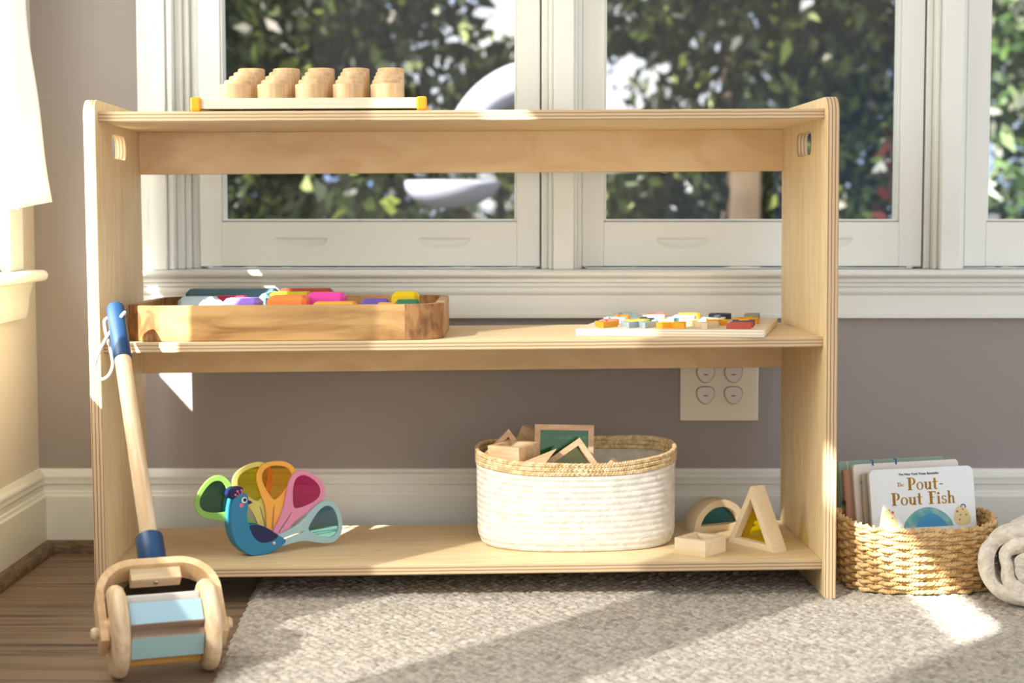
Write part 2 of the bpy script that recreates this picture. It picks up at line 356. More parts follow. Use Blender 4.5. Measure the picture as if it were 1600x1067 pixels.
for i, (y0, y1) in enumerate(LW):
    w = bpy.data.objects.new('window_%d' % (i+4), None); C.objects.link(w); w.location = (WL, y0, LZ0); w['kind'] = 'structure'
    W_, H_ = y1-y0, LZ1-LZ0
    bm = bm_boxes((-.055, -.025, 0, .012, 0, H_), (-.055, -.025, W_-(.012 if i < 2 else .075), W_, 0, H_), (-.055, -.025, .012, W_-.012, 0, .012), (-.055, -.025, .012, W_-.012, H_-.012, H_))
    from_bm('sash_frame', bm, M['trim'], w)
    box('glass_pane', -.042, -.039, .012, W_-.012, .012, H_-.012, M['glass'], w)
    if i < 2: box('insect_screen', -.0535, -.053, .012, W_-.012, .012, 1.178, M['screen_left'], w)
    cs = bm_boxes((WL, WL+.018, y0-.085, y0-.004, LZ0, LZ1+.09), (WL, WL+.018, y1+.004, y1+.085, LZ0, LZ1+.09), (WL, WL+.018, y0-.004, y1+.004, LZ1+.004, LZ1+.09))
    struct('trim_%d' % (7+2*i), cs, M['trim'], bevel=.004)
    sill = [(-.05, .500), (.040, .500)] + arc(.040, .4905, .0095, 90, -90, 8) + [(.030, .481), (.024, .478), (.022, .470), (.017, .455), (.016, .440), (.013, .424), (.011, .418), (0, .416), (0, .481), (-.05, .481)]
    struct('trim_%d' % (8+2*i), profile_bar(sill, 'y', y0-.115, y1+.115, WL), M['trim'], bevel=0)

# short curtain drawn to the far side of the nearest side window
cur = thing('curtain', 'short white cotton curtain hanging over the left wall window', 'curtain', (-.800, 0, 0))
cm = bpy.data.materials.new('sheer_white_cotton'); cm.use_nodes = True; n = cm.node_tree; n.nodes.clear()
o_ = n.nodes.new('ShaderNodeOutputMaterial'); d_ = n.nodes.new('ShaderNodeBsdfDiffuse'); t_ = n.nodes.new('ShaderNodeBsdfTranslucent'); x_ = n.nodes.new('ShaderNodeMixShader'); x_.inputs[0].default_value = .55
d_.inputs['Color'].default_value = (.95, .95, .93, 1); t_.inputs['Color'].default_value = (.96, .96, .95, 1)
n.links.new(d_.outputs[0], x_.inputs[1]); n.links.new(t_.outputs[0], x_.inputs[2]); n.links.new(x_.outputs[0], o_.inputs[0])
V = []; F = []; nu, nv = 90, 60
for j in range(nv+1):
    t = j/nv; z = 1.80 - 1.19*t
    for i in range(nu+1):
        s = i/nu; far = 2.835 + .012*math.sin(9*t+1) + 0 + .006*math.sin(31*t)
        y = 2.60 + (far-2.60)*s
        fold = (.006+.016*t)*math.sin(s*2*PI*2+.8*t) + .004*math.sin(s*40+t*6)
        flare = .035*s**3*max(0, (t-.72)/.28)**1.5; V.append((fold*.8+flare, y, z - .012*(1-s)*t + .004*math.sin(s*20)*t))
for j in range(nv):
    for i in range(nu): a = j*(nu+1)+i; F.append((a, a+1, a+nu+2, a+nu+1))
fab = pydata('fabric', V, F, cm, cur, True)
sm = fab.modifiers.new('thickness', 'SOLIDIFY'); sm.thickness = .0008
rod = Tubes(); rod.add([(0, 2.02, 1.805), (0, 2.92, 1.805)], .007, 10, up=(1, 0, 0))
for yy in (2.05, 2.89): rod.add([(0, yy, 1.805), (-.036, yy, 1.805)], .005, 8)
rod.build('rod', M['trim'], cur)
cur.location = (-.800, 0, 0)

# unseen sheer blind added in the same window to block its upper sun
rb = thing('sun_block_blind', 'unseen sheer white blind added in nearest left window to block high sun', 'blind', (-.8475, 2.365, 1.755))
box('fabric', -.0006, .0006, -.225, .225, -.745, 0, cm, rb); lathe('bottom_bar', cyl_profile(.005, -.225, .225, .001), M['trim'], rb, 10, T(0, 0, -.745) @ R(PI/2, 'X')); lathe('roller', cyl_profile(.011, -.23, .23, .001), M['trim'], rb, 14, T(0, 0, 0) @ R(PI/2, 'X'))

# ================================================================== THE SHELF
YAW, ROLL = .0328, .0065
shelf = thing('toy_shelf', 'open birch plywood toy shelf with three boards under the windows', 'shelf', (-.6293, 2.5711, 0))
shelf.rotation_euler = (0, -ROLL, YAW)
MS = Matrix.Translation((-.6293, 2.5711, 0)) @ Matrix.Rotation(YAW, 4, 'Z') @ Matrix.Rotation(-ROLL, 4, 'Y')
SW, SH, SDp, TP, TS = 1.126, .7635, .365, .018, .0155
ZT, ZM, ZB = .746, .400, .056
for u0 in (0, SW-TP):
    pts = rrect(0, SDp, 0, SH, .003, 2)
    prof = [(0.002, 0), (SDp-.002, 0)] + [(SDp-.03+.03*math.cos(a), SH-.03+.03*math.sin(a)) for a in np.linspace(0, PI/2, 9)] + [(.026-.026*math.cos(a), SH-.026+.026*math.sin(a)) for a in np.linspace(PI/2, 0, 9)]
    hole = rrect(.121, .238, .6805, .717, .015, 6)
    Mx = Matrix(((0, 0, 1, u0+TP/2), (1, 0, 0, 0), (0, 1, 0, 0), (0, 0, 0, 1)))
    plate('side_panel', prof, [hole], TP, M['ply_x'], shelf, None, bevel=.0016)
    o = shelf.children[-1] if False else [c for c in shelf.children if c.name.startswith('side_panel')][-1]
    o.data.transform(Matrix(((0, 0, 1, 0), (1, 0, 0, 0), (0, 1, 0, 0), (0, 0, 0, 1)))); o.location = (u0+TP/2, 0, 0)
for z in (ZT, ZM, ZB):
    o = box('shelf_board', TP, SW-TP, .022-SDp/2, SDp/2, -TS/2, TS/2, M['ply_z'], shelf, bevel=.001); o.location = (0, SDp/2, z-TS/2)
for z, h in ((ZT, .0705), (ZM, .0600)):
    o = box('back_rail', TP, SW-TP, -.0075, .0075, -h, 0, M['ply_y'], shelf, bevel=.0008); o.location = (0, SDp-.0085, z-TS)
def on_shelf(o, u, v, w, rot=0): o.matrix_world = MS @ T(u, v, w) @ R(rot, 'Z'); return o

# ------------------------------------------------------------------ peg board on the top board
pb = thing('cylinder_board', 'pale wooden board with orange corner caps on the top shelf', 'toy board'); on_shelf(pb, .331, .165, ZT)
o = box('board', -.172, .172, -.140, .140, .0035, .0195, M['board_wood'], pb, bevel=.001)
for sx in (-1, 1):
    for sy in (-1, 1):
        b = bm_boxes((sx*.1655, sx*.1765, sy*.128, sy*.1445, 0, .0215), (sx*.156, sx*.1765, sy*.138, sy*.1445, 0, .0215))
        bm = bmesh.new(); abox(bm, min(sx*.1610, sx*.1765), max(sx*.1610, sx*.1765), min(sy*.126, sy*.1445), max(sy*.126, sy*.1445), 0, .0210); b.free()
        from_bm('corner_cap', bm, M['orange_plastic'], pb, bevel=.003)
base_cyl = []
nth = ['front', 'second', 'third', 'fourth', 'back']; col_n = ['leftmost', 'second', 'middle', 'fourth', 'rightmost']
for r in range(5):
    h = .0225 + .0104*r; rad = .0235 - .0004*r
    proto = lathe('wooden_cylinder', peg_profile(rad, h), M['peg_wood'])
    for c in range(5):
        o = proto if c == 0 else proto.copy()
        if c: C.objects.link(o)
        tag(o, 'beech cylinder in the %s row, %s column of the orange-capped board' % (nth[r], col_n[c]), 'wooden cylinder', 'graded cylinders on the top board')
        on_shelf(o, .331 + (c-2)*.0570, .060 + .0545*r, ZT+.0195, rot=c*1.3+r)

# ------------------------------------------------------------------ oak tray on the middle board
tray = thing('oak_tray', 'oak tray with rounded corners on the middle shelf', 'tray'); on_shelf(tray, .290, .193, ZM, -.0328)
tw, td, th_, rc = .244, .158, .0545, .058
def rr_ring(hx, hy, r, n=10):
    return rrect(-hx, hx, -hy, hy, r, n)
def band(name, a0s, m):
    pass
ring_o = rr_ring(tw, td, rc); ring_i = rr_ring(tw-.014, td-.014, rc-.014); N = len(ring_o)
def wall_seg(name, idx, m):
    V = []; F = []
    for k in idx:
        (xo, yo), (xi, yi) = ring_o[k], ring_i[k]
        for (x, y, z) in ((xo, yo, .001), (xo, yo, th_-.0015), (xo*.997+xi*.003, yo, th_-.0004), (xo*.9+xi*.1, yo*.9+yi*.1, th_), (xi, yi, th_), (xi, yi, .001)): V.append((x, y, z))
    for a in range(len(idx)-1):
        for j in range(6): j2 = (j+1) % 6; F.append((a*6+j, a*6+j2, (a+1)*6+j2, (a+1)*6+j))
    F.append(tuple(range(6))); F.append(tuple(range((len(idx)-1)*6, len(idx)*6))[::-1])
    bm = bmesh.new(); vs = [bm.verts.new(v) for v in V]; [bm.faces.new([vs[i] for i in f]) for f in F]
    o = from_bm(name, bm, m, tray); o.data.shade_smooth(); o.data.set_sharp_from_angle(angle=.5); return o
for k in range(4):
    wall_seg('corner_block', list(range(k*11, k*11+11)), M['oak_end'])
    wall_seg('side_wall', [k*11+10, (k*11+11) % N], M['oak'])
plate('base', rr_ring(tw-.0145, td-.0145, rc-.0145), [], .006, M['oak'], tray, T(0, 0, .004))
def gem(name, sx, sy, sz, m, ch=.008):
    bm = bmesh.new(); abox(bm, -sx/2, sx/2, -sy/2, sy/2, 0, sz); return from_bm(name, bm, m, bevel=ch, seg=1)
blocks = [ # x, y, sx, sy, top above tray base, colour, rot, words, base z
    (-.150, -.020, .062, .050, .0620, '#b9d3d8', .0, 'pale blue chamfered block at the left end of the oak tray'),
    (-.118, -.085, .040, .044, .0590, '#d4e8ec', .25, 'icy blue chamfered block nearest the left front of the oak tray'),
    (-.112, .080, .150, .050, .0700, '#50737f', .0, 'slate teal chamfered block along the back of the oak tray'),
    (-.106, .020, .060, .040, .0615, '#b3304f', .0, 'crimson chamfered block half hidden behind the purple block'),
    (-.074, -.062, .058, .050, .0615, '#9b7be0', -.05, 'lilac purple chamfered block in the left half of the oak tray'),
    (-.046, .010, .020, .080, .0660, '#6f9aa6', .0, 'narrow blue-grey block edge between purple and yellow blocks'),
    (.010, .074, .090, .040, .0700, '#a8472f', .0, 'rust red chamfered block at the back behind the orange block'),
    (-.008, .015, .070, .050, .0670, '#c9bb1d', .0, 'olive yellow chamfered block behind the big orange block'),
    (-.002, -.064, .062, .060, .0650, '#fb8a45', .0, 'big orange chamfered block at the middle of the oak tray'),
    (.052, -.010, .062, .050, .0670, '#f24fb2', .0, 'hot pink chamfered block right of the big orange block'),
    (.074, -.095, .072, .050, .0560, '#f6a836', .0, 'low amber chamfered block beside the pink block'),
    (.134, -.055, .048, .040, .0585, '#6a57a8', .05, 'violet chamfered block in the right half of the oak tray'),
    (.156, -.112, .038, .036, .0550, '#f5a13c', .0, 'small amber chamfered block at the right front of the oak tray'),
    (.176, .030, .044, .040, .0660, '#f0cf20', .0, 'bright yellow chamfered block at the right of the oak tray'),
    (.184, -.050, .044, .040, .0565, '#3d7a58', .0, 'dark green chamfered block in front of the yellow block'),
]
MT = MS @ T(.290, .193, ZM) @ R(-.0328, 'Z')
for i, (x, y, sx, sy, top, colr, rz, lab) in enumerate(blocks):
    o = gem('rainbow_block', sx, sy, top-.0072, solid('block_paint_%d' % i, colr, .55, bump=.15, bscale=300), .007)
    tag(o, lab, 'toy block', 'coloured blocks in the oak tray'); o.matrix_world = MT @ T(x, y, .0072) @ R(rz, 'Z')

# ------------------------------------------------------------------ alphabet puzzle on the middle board
MP = MS @ T(.7335, .083, ZM) @ R(math.radians(-14.3), 'Z')
pz = box('puzzle_board', 0, .2915, -.1525, .1525, -.006, .006, M['puzzle_ply'], bevel=.0025); tag(pz, 'pale plywood alphabet board at the right of the middle shelf', 'puzzle board')
pz.matrix_world = MP @ T(0, .1525, .006)
cols = {'grey': '#7f9196', 'red': '#b75545', 'orange': '#e39c2a', 'navy': '#3b4757', 'ash': '#8d948d', 'cream': '#efe6d2', 'ice': '#c3dde0', 'steel': '#8aa2b4', 'olive': '#a9a238', 'salmon': '#e88f7d', 'lime': '#d3cc62', 'lemon': '#f1e1a2', 'mint': '#bcd8cf', 'yellow': '#f0a92c', 'beige': '#dfcba8', 'bluegrey': '#a3b1b8'}
for k, v in cols.items(): solid('letter_'+k, v, .6)
rows = [('VWXYZ', ['orange', 'bluegrey', 'yellow', 'beige', 'red']), ('PQRSTU', ['salmon', 'lime', 'mint', 'lemon', 'yellow', 'navy']),
        ('KLMNO', ['ice', 'navy', 'ice', 'cream', 'orange']), ('FGHIJ', ['orange', 'cream', 'mint', 'steel', 'olive']), ('ABCDE', ['grey', 'red', 'orange', 'navy', 'ash'])]
cn = dict(grey='grey-teal', red='brick red', orange='ochre', navy='dark navy', ash='ash grey', cream='cream', ice='icy blue', steel='steel blue', olive='olive', salmon='salmon', lime='yellow-green', lemon='pale lemon', mint='pale mint', yellow='amber', beige='beige', bluegrey='blue-grey')
rn = ['front row', 'second row from the front', 'middle row', 'second row from the back', 'back row']
for r, (txt, cl) in enumerate(rows):
    n_ = len(txt)
    for i, chx in enumerate(txt):
        me = text_mesh(chx, .050, .0045, .0013); me.transform(T(0, 0, .0045) @ Matrix.Diagonal((1.06, 1.0, 1, 1)))
        xs = [v.co.x for v in me.vertices]; y_ = [v.co.y for v in me.vertices]; me.transform(T(-(min(xs)+max(xs))/2, -(min(y_)+max(y_))/2, 0))
        o = link_mesh('letter_block', me, M['letter_'+cl[i]])
        tag(o, '%s wooden letter %s in the %s of the alphabet board' % (cn[cl[i]], chx, rn[r]), 'letter block', 'letters on the alphabet board')
        o.matrix_world = MP @ T(.040 + (.2915-.080)*i/(n_-1), .034 + .0590*r, .012)

# ------------------------------------------------------------------ peacock toy on the bottom board
PA = math.radians(33)
pk = thing('peacock_toy', 'blue wooden peacock with fan of coloured lens feathers on bottom shelf', 'toy'); on_shelf(pk, .2215, .117, ZB, PA)
UP = Matrix(((1, 0, 0, 0), (0, 0, -1, 0), (0, 1, 0, 0), (0, 0, 0, 1)))    # polygon plane -> standing plane, +z of the plate faces the viewer
mm = lambda L: [(x/1000, y/1000) for x, y in L]
body = mm([(-34.9, 92.9), (-39.0, 74.4), (-39.9, 58.6), (-37.1, 38.4), (-29.9, 21.6), (-17.1, 8.1), (-5.3, 1.2), (6.7, 0), (24.4, 1.2), (40.1, 5.4), (59.3, 16.4), (51.6, 23.4), (43.8, 27.9), (34.0, 35.5), (20.8, 44.0), (7.7, 49.9), (-1.0, 50.4), (-7.6, 51.1), (-10.7, 59.5), (-10.4, 71.4), (-8.0, 83.2), (-7.4, 91.1), (-8.8, 97.2), (-13.1, 101.7), (-19.6, 102.7), (-26.2, 99.4), (-32.3, 95.6)])
crest = mm([(-41.3, 97.5), (-37.8, 108.1), (-30.2, 112.3), (-17.2, 112.0), (-16.7, 105.0), (-19.6, 101.9), (-26.2, 99.0), (-32.3, 93.6)])
wing = mm([(-7.6, 49.1), (-1.0, 50.0), (7.7, 49.4), (20.8, 43.6), (34.0, 35.1), (43.8, 27.5), (33.7, 21.4), (20.4, 18.8), (9.4, 21.1), (-0.3, 30.3), (-5.6, 40.9)])
beak = mm([(-8.6, 90.2), (-1.2, 85.6), (-8.4, 82.8)])
solid('peacock_blue', '#2f7fa6', .5); solid('peacock_navy', '#1b2450', .5); solid('peacock_pink', '#ee6a86', .5); solid('eye_white', '#f4ead8', .5)
plate('body', smooth_poly(body, 2), [], .024, M['peacock_blue'], pk, UP, bevel=.0015)
plate('crest', smooth_poly(crest, 1), [], .024, [M['peacock_navy']], pk, UP, bevel=.0012)
def decal(nm, pts, m, z=.0124, par=pk): return plate(nm, pts, [], .0008, m, par, UP @ T(0, 0, z))
decal('wing', smooth_poly(wing, 1), M['peacock_navy']); decal('beak', beak, M['peacock_navy'], .0122)
circ = lambda cx, cy, r, n=24: [(cx+r*math.cos(2*PI*k/n), cy+r*math.sin(2*PI*k/n)) for k in range(n)]
eye = decal('eye', circ(-.0157, .0907, .0048), M['eye_white']); decal('pupil', circ(-.0150, .0909, .0029), M['peacock_navy'], .0129, eye)
decal('cheek', circ(-.0209, .0827, .0034), M['peacock_pink'])
for (cx, cy), (bx, by) in (((-.0308, .1005), (-.0262, .0978)), ((-.0271, .1057), (-.0232, .0992)), ((-.0203, .1068), (-.0195, .1000))):
    d = math.hypot(cx-bx, cy-by); nx, ny = -(cy-by)/d*.0005, (cx-bx)/d*.0005
    me_o = decal('crest_spot', circ(cx, cy, .0018, 14), M['peacock_pink'], .0126)
    decal('crest_stem', [(bx+nx, by+ny), (cx+nx, cy+ny), (cx-nx, cy-ny), (bx-nx, by-ny)], M['peacock_pink'], .0124, me_o)
lathe('pivot_screw', [(0, 0), (.0033, 0), (.0030, .0010), (.0015, .0016), (0, .0017)], M['steel'], pk, 20, UP @ T(.0345, .0162, .012))
# feather in its own plane, pivot at the origin, pointing along +x
fo = [(-.004, -.0085), (-.004, .0085), (.045, .0125), (.060, .0175), (.075, .026), (.093, .0345), (.108, .036), (.121, .0285), (.1275, .012), (.1285, -.012), (.121, -.0285), (.108, -.036), (.093, -.0345), (.075, -.026), (.060, -.0175), (.045, -.0125)]
fh = [(.0665, -.0035), (.0665, .0035), (.083, .0175), (.097, .0255), (.108, .0265), (.117, .0195), (.1205, .008), (.1205, -.008), (.117, -.0195), (.108, -.0265), (.097, -.0255), (.083, -.0175)]
slot = [(.020, -.0014), (.020, .0014), (.054, .0009), (.058, 0), (.054, -.0009)]
FP = (.0345, .0162)
for nm, ang, sh, dz, c1, c2, lab in (('green', 139, .022, -.0082, '#8ab553', (.05, .21, .11), 'lime green feather with dark green lens'),
                                    ('yellow', 105, .004, -.0044, '#dccb6e', (.80, .68, .0), 'pale yellow feather with olive lens'),
                                    ('orange', 83.2, .002, .0000, '#f3ae4b', (.95, .48, .01), 'orange feather with amber lens'),
                                    ('pink', 51.5, .000, .0042, '#e08fae', (.72, .02, .22), 'pink feather with magenta lens'),
                                    ('blue', 13.6, -.001, .0084, '#a5c6c8', (.10, .32, .46), 'pale blue feather with teal lens')):
    MF = UP @ T(FP[0], FP[1], dz) @ R(math.radians(ang), 'Z') @ T(sh, 0, 0)
    f = plate('feather', smooth_poly(fo, 2), [smooth_poly(fh, 2), slot], .0036, solid('feather_'+nm, c1, .5), pk, MF, bevel=.0008); f['label'] = lab
    l = plate('lens', smooth_poly([(x*1.0+(x-.095)*.03, y*1.04) for x, y in fh], 2), [], .0014, clear('lens_'+nm, c2, .05), f, MF)

# ------------------------------------------------------------------ white rope basket
def sup(t, a, b, e=2.5):
    c, s = math.cos(t), math.sin(t)
    return (a*math.copysign(abs(c)**(2/e), c), b*math.copysign(abs(s)**(2/e), s))
wb = thing('rope_basket', 'white cotton rope basket with braided straw rim on bottom shelf', 'basket'); on_shelf(wb, .742, .215, ZB, .0)
BA, BB = .160, .116
def bsize(w):           # plan size grows a little with height
    k = min(1, w/.02); f = .94+.06*math.sqrt(k); return BA*(f+.012*w/.14), BB*(f+.012*w/.14)
def rimz(t):  # the rim sags in front
    return .0*t
def topz(t):
    return .149 + .010*math.cos(t)**2*(1 if math.cos(t) > 0 else .6) + .008*max(0, math.sin(t)) - .006*max(0, -math.sin(t))
NT = 240; ts = [2*PI*k/NT for k in range(NT)]
V = []; F = []; nrow = 13; per = 6; rings = []
fr = .85
for j in range(nrow*per+1):
    q = j/(nrow*per); bul = .0012*abs(math.sin(PI*j/per))
    ring = []
    for t in ts:
        z = q*topz(t)*fr; a, b = bsize(z); x, y = sup(t, a+bul, b+bul)
        ring.append((x, y, z))
    rings.append(ring)
inner = []
for z_ in (fr, .70, .60):
    ring = []
    for t in ts:
        z = z_*topz(t); a, b = bsize(z); x, y = sup(t, a-.006, b-.006); ring.append((x, y, z))
    inner.append(ring)
rings = rings+inner
V = [p for r in rings for p in r]
for j in range(len(rings)-1):
    for k in range(NT): k2 = (k+1) % NT; F.append((j*NT+k, j*NT+k2, (j+1)*NT+k2, (j+1)*NT+k))
F.append(tuple(range(NT))[::-1])
F.append(tuple(range((len(rings)-1)*NT, len(rings)*NT)))
pydata('rope_body', V, F, M['rope_white'], wb, True)
tb = Tubes()
for row in range(3):
    for st in range(3):
        P = []; NP = 900; nb = 74
        for i in range(NP):
            t = 2*PI*i/NP; ph = nb*t/1+2*PI*st/3 + row*1.1
            zc = topz(t)*fr + (.0055 + row*.0112)*(topz(t)*(1-fr)/.0345); a, b = bsize(zc); wv = .0019*math.sin(2*ph)
            x, y = sup(t, a+wv-.001, b+wv-.001); P.append((x, y, zc+.0023*math.sin(ph)+.0005*math.sin(7*t+row)))
        tb.add(P, .0020, 6, True)
tb.build('braided_rim', M['straw'], wb)

# blocks with coloured panes
def frame_block(name, label, outer, inner, depth, tint, cat='toy block', group=None, mat_=None):
    r = thing(name, label, cat, group=group)
    plate('frame', outer, [inner], depth, mat_ or M['natural'], r, UP @ T(0, 0, 0), bevel=.0008)
    if tint: plate('window_pane', inner, [], .003, clear('pane_'+name+str(len(bpy.data.materials)), tint, .05), r, UP)
    return r
def tri(s, h): return [(-s/2, 0), (s/2, 0), (0, h)]
def inset(poly, d):
    c = np.mean(poly, 0); out = []; n = len(poly); P = np.array(poly, float)
    for i in range(n):
        a, b, c2 = P[i-1], P[i], P[(i+1) % n]
        e1 = (b-a)/np.linalg.norm(b-a); e2 = (c2-b)/np.linalg.norm(c2-b); n1 = np.array([-e1[1], e1[0]]); n2 = np.array([-e2[1], e2[0]])
        bis = n1+n2; bis /= np.linalg.norm(bis); out.append(tuple(b+bis*d/max(.2, bis.dot(n1))))
    return out
GB = 'framed blocks inside the rope basket'
rect = lambda w, h: [(-w/2, 0), (w/2, 0), (w/2, h), (-w/2, h)]
o = frame_block('window_block', 'rectangular wooden block with green pane standing in rope basket', rect(.097, .082), inset(rect(.097, .082), .0095), .024, (.06, .52, .22), group=GB)
o.matrix_world = MS @ T(.722, .215, .1635) @ R(-.033, 'Z') @ R(-.10, 'X') @ R(.025, 'Y')
def hang(o, u, v, w, h, tilt, yaw=0, lean=0):      # place a triangle by its apex
    o.matrix_world = MS @ T(u, v, w) @ R(yaw, 'Z') @ R(lean, 'X') @ R(tilt, 'Y') @ T(0, 0, -h); return o
TR = tri(.132, .066)
o = frame_block('window_block', 'tilted triangular wooden block with amber pane leaning in rope basket', TR, inset(TR, .0095), .024, (.75, .52, .02), group=GB)
hang(o, .7444, .168, .2290, .066, .20, .05, -.25)
TL = tri(.084, .048)
o = frame_block('window_block', 'open triangular wooden block at the left inside rope basket', TL, inset(TL, .0085), .024, None, group=GB)
hang(o, .6320, .228, .2370, .048, .10, .1, -.2)
o = frame_block('window_block', 'small square wooden frame block lying in the left front of rope basket', rect(.060, .060), inset(rect(.060, .060), .010), .034, None, group=GB)
o.matrix_world = MS @ T(.640, .176, .2035) @ R(math.radians(-36), 'Z') @ R(-PI/2+.05, 'X') @ T(0, 0, -.03)
o = gem('wedge_block', .085, .022, .026, M['natural'], .001); tag(o, 'long plain wooden block slanting behind the open triangle in basket', 'toy block', GB); o.matrix_world = MS @ T(.687, .270, .198) @ R(-.25, 'Z') @ R(.42, 'Y')
o = plate('wedge_block', [(-.075, -.028), (0, 0), (-.028, -.034)], [], .022, M['natural'], None, UP, bevel=.0006); tag(o, 'pale triangular block tip poking up at the basket front', 'toy block', GB)
o.matrix_world = MS @ T(.7065, .138, .2165) @ R(.05, 'Z') @ R(-.2, 'X')
o = plate('wedge_block', rect(.04, .04), [], .024, M['natural'], None, UP, bevel=.0008); tag(o, 'pale block corner peeking above the right front of basket rim', 'toy block', GB)
o.matrix_world = MS @ T(.785, .152, .1560) @ R(-.3, 'Z') @ R(.75, 'Y')
# blocks beside the basket
GS = 'framed blocks beside the rope basket'
tf = math.atan2(.0786-.1727, 1.0432-.9863); ntf = Vector((-math.sin(tf), math.cos(tf), 0))
s_ = math.hypot(.0786-.1727, 1.0432-.9863)
o = frame_block('window_block', 'triangular wooden block with yellow pane standing on the bottom shelf', tri(s_, .0985), inset(tri(s_, .0985), .0100), .030, (.9, .78, .0), group=GS, mat_=M['block_wood'])
o.matrix_world = MS @ T(1.0147+ntf.x*.015, .1257+ntf.y*.015, ZB) @ R(tf, 'Z')
half = lambda r: [(-r, 0), (r, 0)] + [(r*math.cos(a), r*math.sin(a)) for a in np.linspace(0, PI, 25)[1:-1]]
hin = [(-.0395, .0105), (.0395, .0105)] + [(.041*math.cos(a), .041*math.sin(a)) for a in np.linspace(.26, PI-.26, 20)]
o = frame_block('window_block', 'half round arch wooden block with blue pane behind the small block', half(.053), hin, .036, (.08, .42, .52), group=GS, mat_=M['block_wood'])
o.matrix_world = MS @ T(.9421+.053*math.cos(.42)-math.sin(.42)*.018, .250+.053*math.sin(.42)+math.cos(.42)*.018, ZB) @ R(.42, 'Z')
sa = math.atan2(.0478-.0836, .9317-.8884)
o = frame_block('window_block', 'small square frame block lying flat in front of the arch', rect(.056, .062), inset(rect(.056, .062), .011), .026, None, group=GS, mat_=M['block_wood'])
o.matrix_world = MS @ T(.91+.0, .0657, ZB) @ R(sa, 'Z') @ T(0, 0, .013) @ R(-PI/2, 'X') @ T(0, 0, 0)

# ------------------------------------------------------------------ push toy
A = Vector((.936, .353, 0)).normalized(); AC = Vector((-.4525, 2.2037, .0595)); TOP = Vector((-.592, 2.572, .455))
Z_ = (TOP-AC); LEN = Z_.length; Z_ -= A*Z_.dot(A); Z_.normalize(); Y_ = Z_.cross(A)
pt = thing('push_toy', 'wooden push roller with navy grip leaning on the left of shelf', 'push toy', AC)
MQ = Matrix((A, Y_, Z_)).transposed().to_4x4(); pt.matrix_world = T(*AC) @ MQ
RX = R(PI/2, 'Y')
for sx in (-1, 1):
    o = lathe('wheel', [(.018, -.0105), (.050, -.0105), (.0565, -.008), (.0595, -.003), (.0595, .003), (.0565, .008), (.050, .0105), (.018, .0105)], M['beech'], pt, 56, T(sx*.058, 0, 0) @ RX)
    lathe('hub', cyl_profile(.019, -.004, .004, .001), M['beechply'], o, 24, T(sx*.0705, 0, 0) @ RX)
tdir = (Matrix(MQ).inverted() @ Vector((0, 0, 1)))      # world up in toy axes
a_up = math.atan2(tdir.z, tdir.y); a_cam = math.atan2(*(lambda v: (v.z, v.y))(Matrix(MQ).inverted() @ Vector((.2, -1, .15))))
for k, (mt_, nm) in enumerate((('slat_light_blue', 'light blue slat'), ('slat_aqua', 'aqua slat'), ('slat_mustard', 'mustard slat'), ('natural', ''), ('slat_mustard', 'mustard slat'), ('slat_white', 'pale grey slat'))):
    sgn = 1 if math.sin(a_up-a_cam) > 0 else -1
    ang = a_cam + sgn*(math.radians(33) - k*math.radians(60))
    bm = bmesh.new(); abox(bm, -.047, .047, -.0165, .0165, .026, .0445); bmesh.ops.bevel(bm, geom=bm.edges[:], offset=.0012, segments=1, affect='EDGES')
    bm.faces.ensure_lookup_table()
    for f in bm.faces:
        if f.normal.z > .9: f.material_index = 1
    o = from_bm('slat', bm, [{2: M['slat_mustard'], 5: M['slat_white']}.get(k, M['natural_dark']), M[mt_]], pt)
    if nm: o['label'] = nm
    o.data.transform(R(ang-PI/2, 'X'))
lathe('axle', cyl_profile(.006, -.084, .084, .001), M['beech'], pt, 16, RX)
for sx in (-1, 1): lathe('axle_knob', [(.0, -.006), (.006, -.005), (.0085, 0), (.006, .005), (0, .006)], M['beech'], pt, 20, T(sx*.0855, 0, 0) @ RX)
# bent ply fork
def fork(off):
    hw, top, rr_ = .081-off, .098-off, .052-off
    pts = [(-hw, -.022)] + [(-hw+rr_-rr_*math.cos(a), top-rr_+rr_*math.sin(a)) for a in np.linspace(0, PI/2, 12)] + [(hw-rr_+rr_*math.sin(a), top-rr_+rr_*math.cos(a)) for a in np.linspace(0, PI/2, 12)] + [(hw, -.022)]
    return pts
o1, o2 = fork(0), fork(.010); n_ = len(o1); V = []; F = []
for (xo, zo), (xi, zi) in zip(o1, o2):
    for (x, z) in ((xo, zo), (xi, zi)):
        for y in (-.0175, .0175): V.append((x, y, z))
for i in range(n_-1):
    a, b = i*4, (i+1)*4
    F += [(a, a+1, b+1, b), (a+2, b+2, b+3, a+3), (a, b, b+2, a+2), (a+1, a+3, b+3, b+1)]
F += [(0, 2, 3, 1), (4*n_-4, 4*n_-3, 4*n_-1, 4*n_-2)]
bm = bmesh.new(); vs = [bm.verts.new(v) for v in V]; [bm.faces.new([vs[i] for i in f]) for f in F]
o = from_bm('fork', bm, M['beechply'], pt, bevel=.0018); o.data.shade_smooth(); o.data.set_sharp_from_angle(angle=.6)
bk = box('clamp_block', -.033, .033, -.010, .010,   .070, .088, M['beechy'], pt, bevel=.0012)
lathe('screw', [(0, 0), (.0036, 0), (.0030, .0012), (0, .0016)], M['steel'], bk, 16, T(0, 0, .070) @ R(PI, 'X'))
lathe('sleeve', cyl_profile(.0185, .0975, .143, .002), M['navy'], pt, 32)
lathe('stick', cyl_profile(.0118, .138, LEN-.09, .0005), M['beech'], pt, 24)
lathe('grip', cyl_profile(.0135, LEN-.102, LEN+.002, .004), M['navy'], pt, 28)
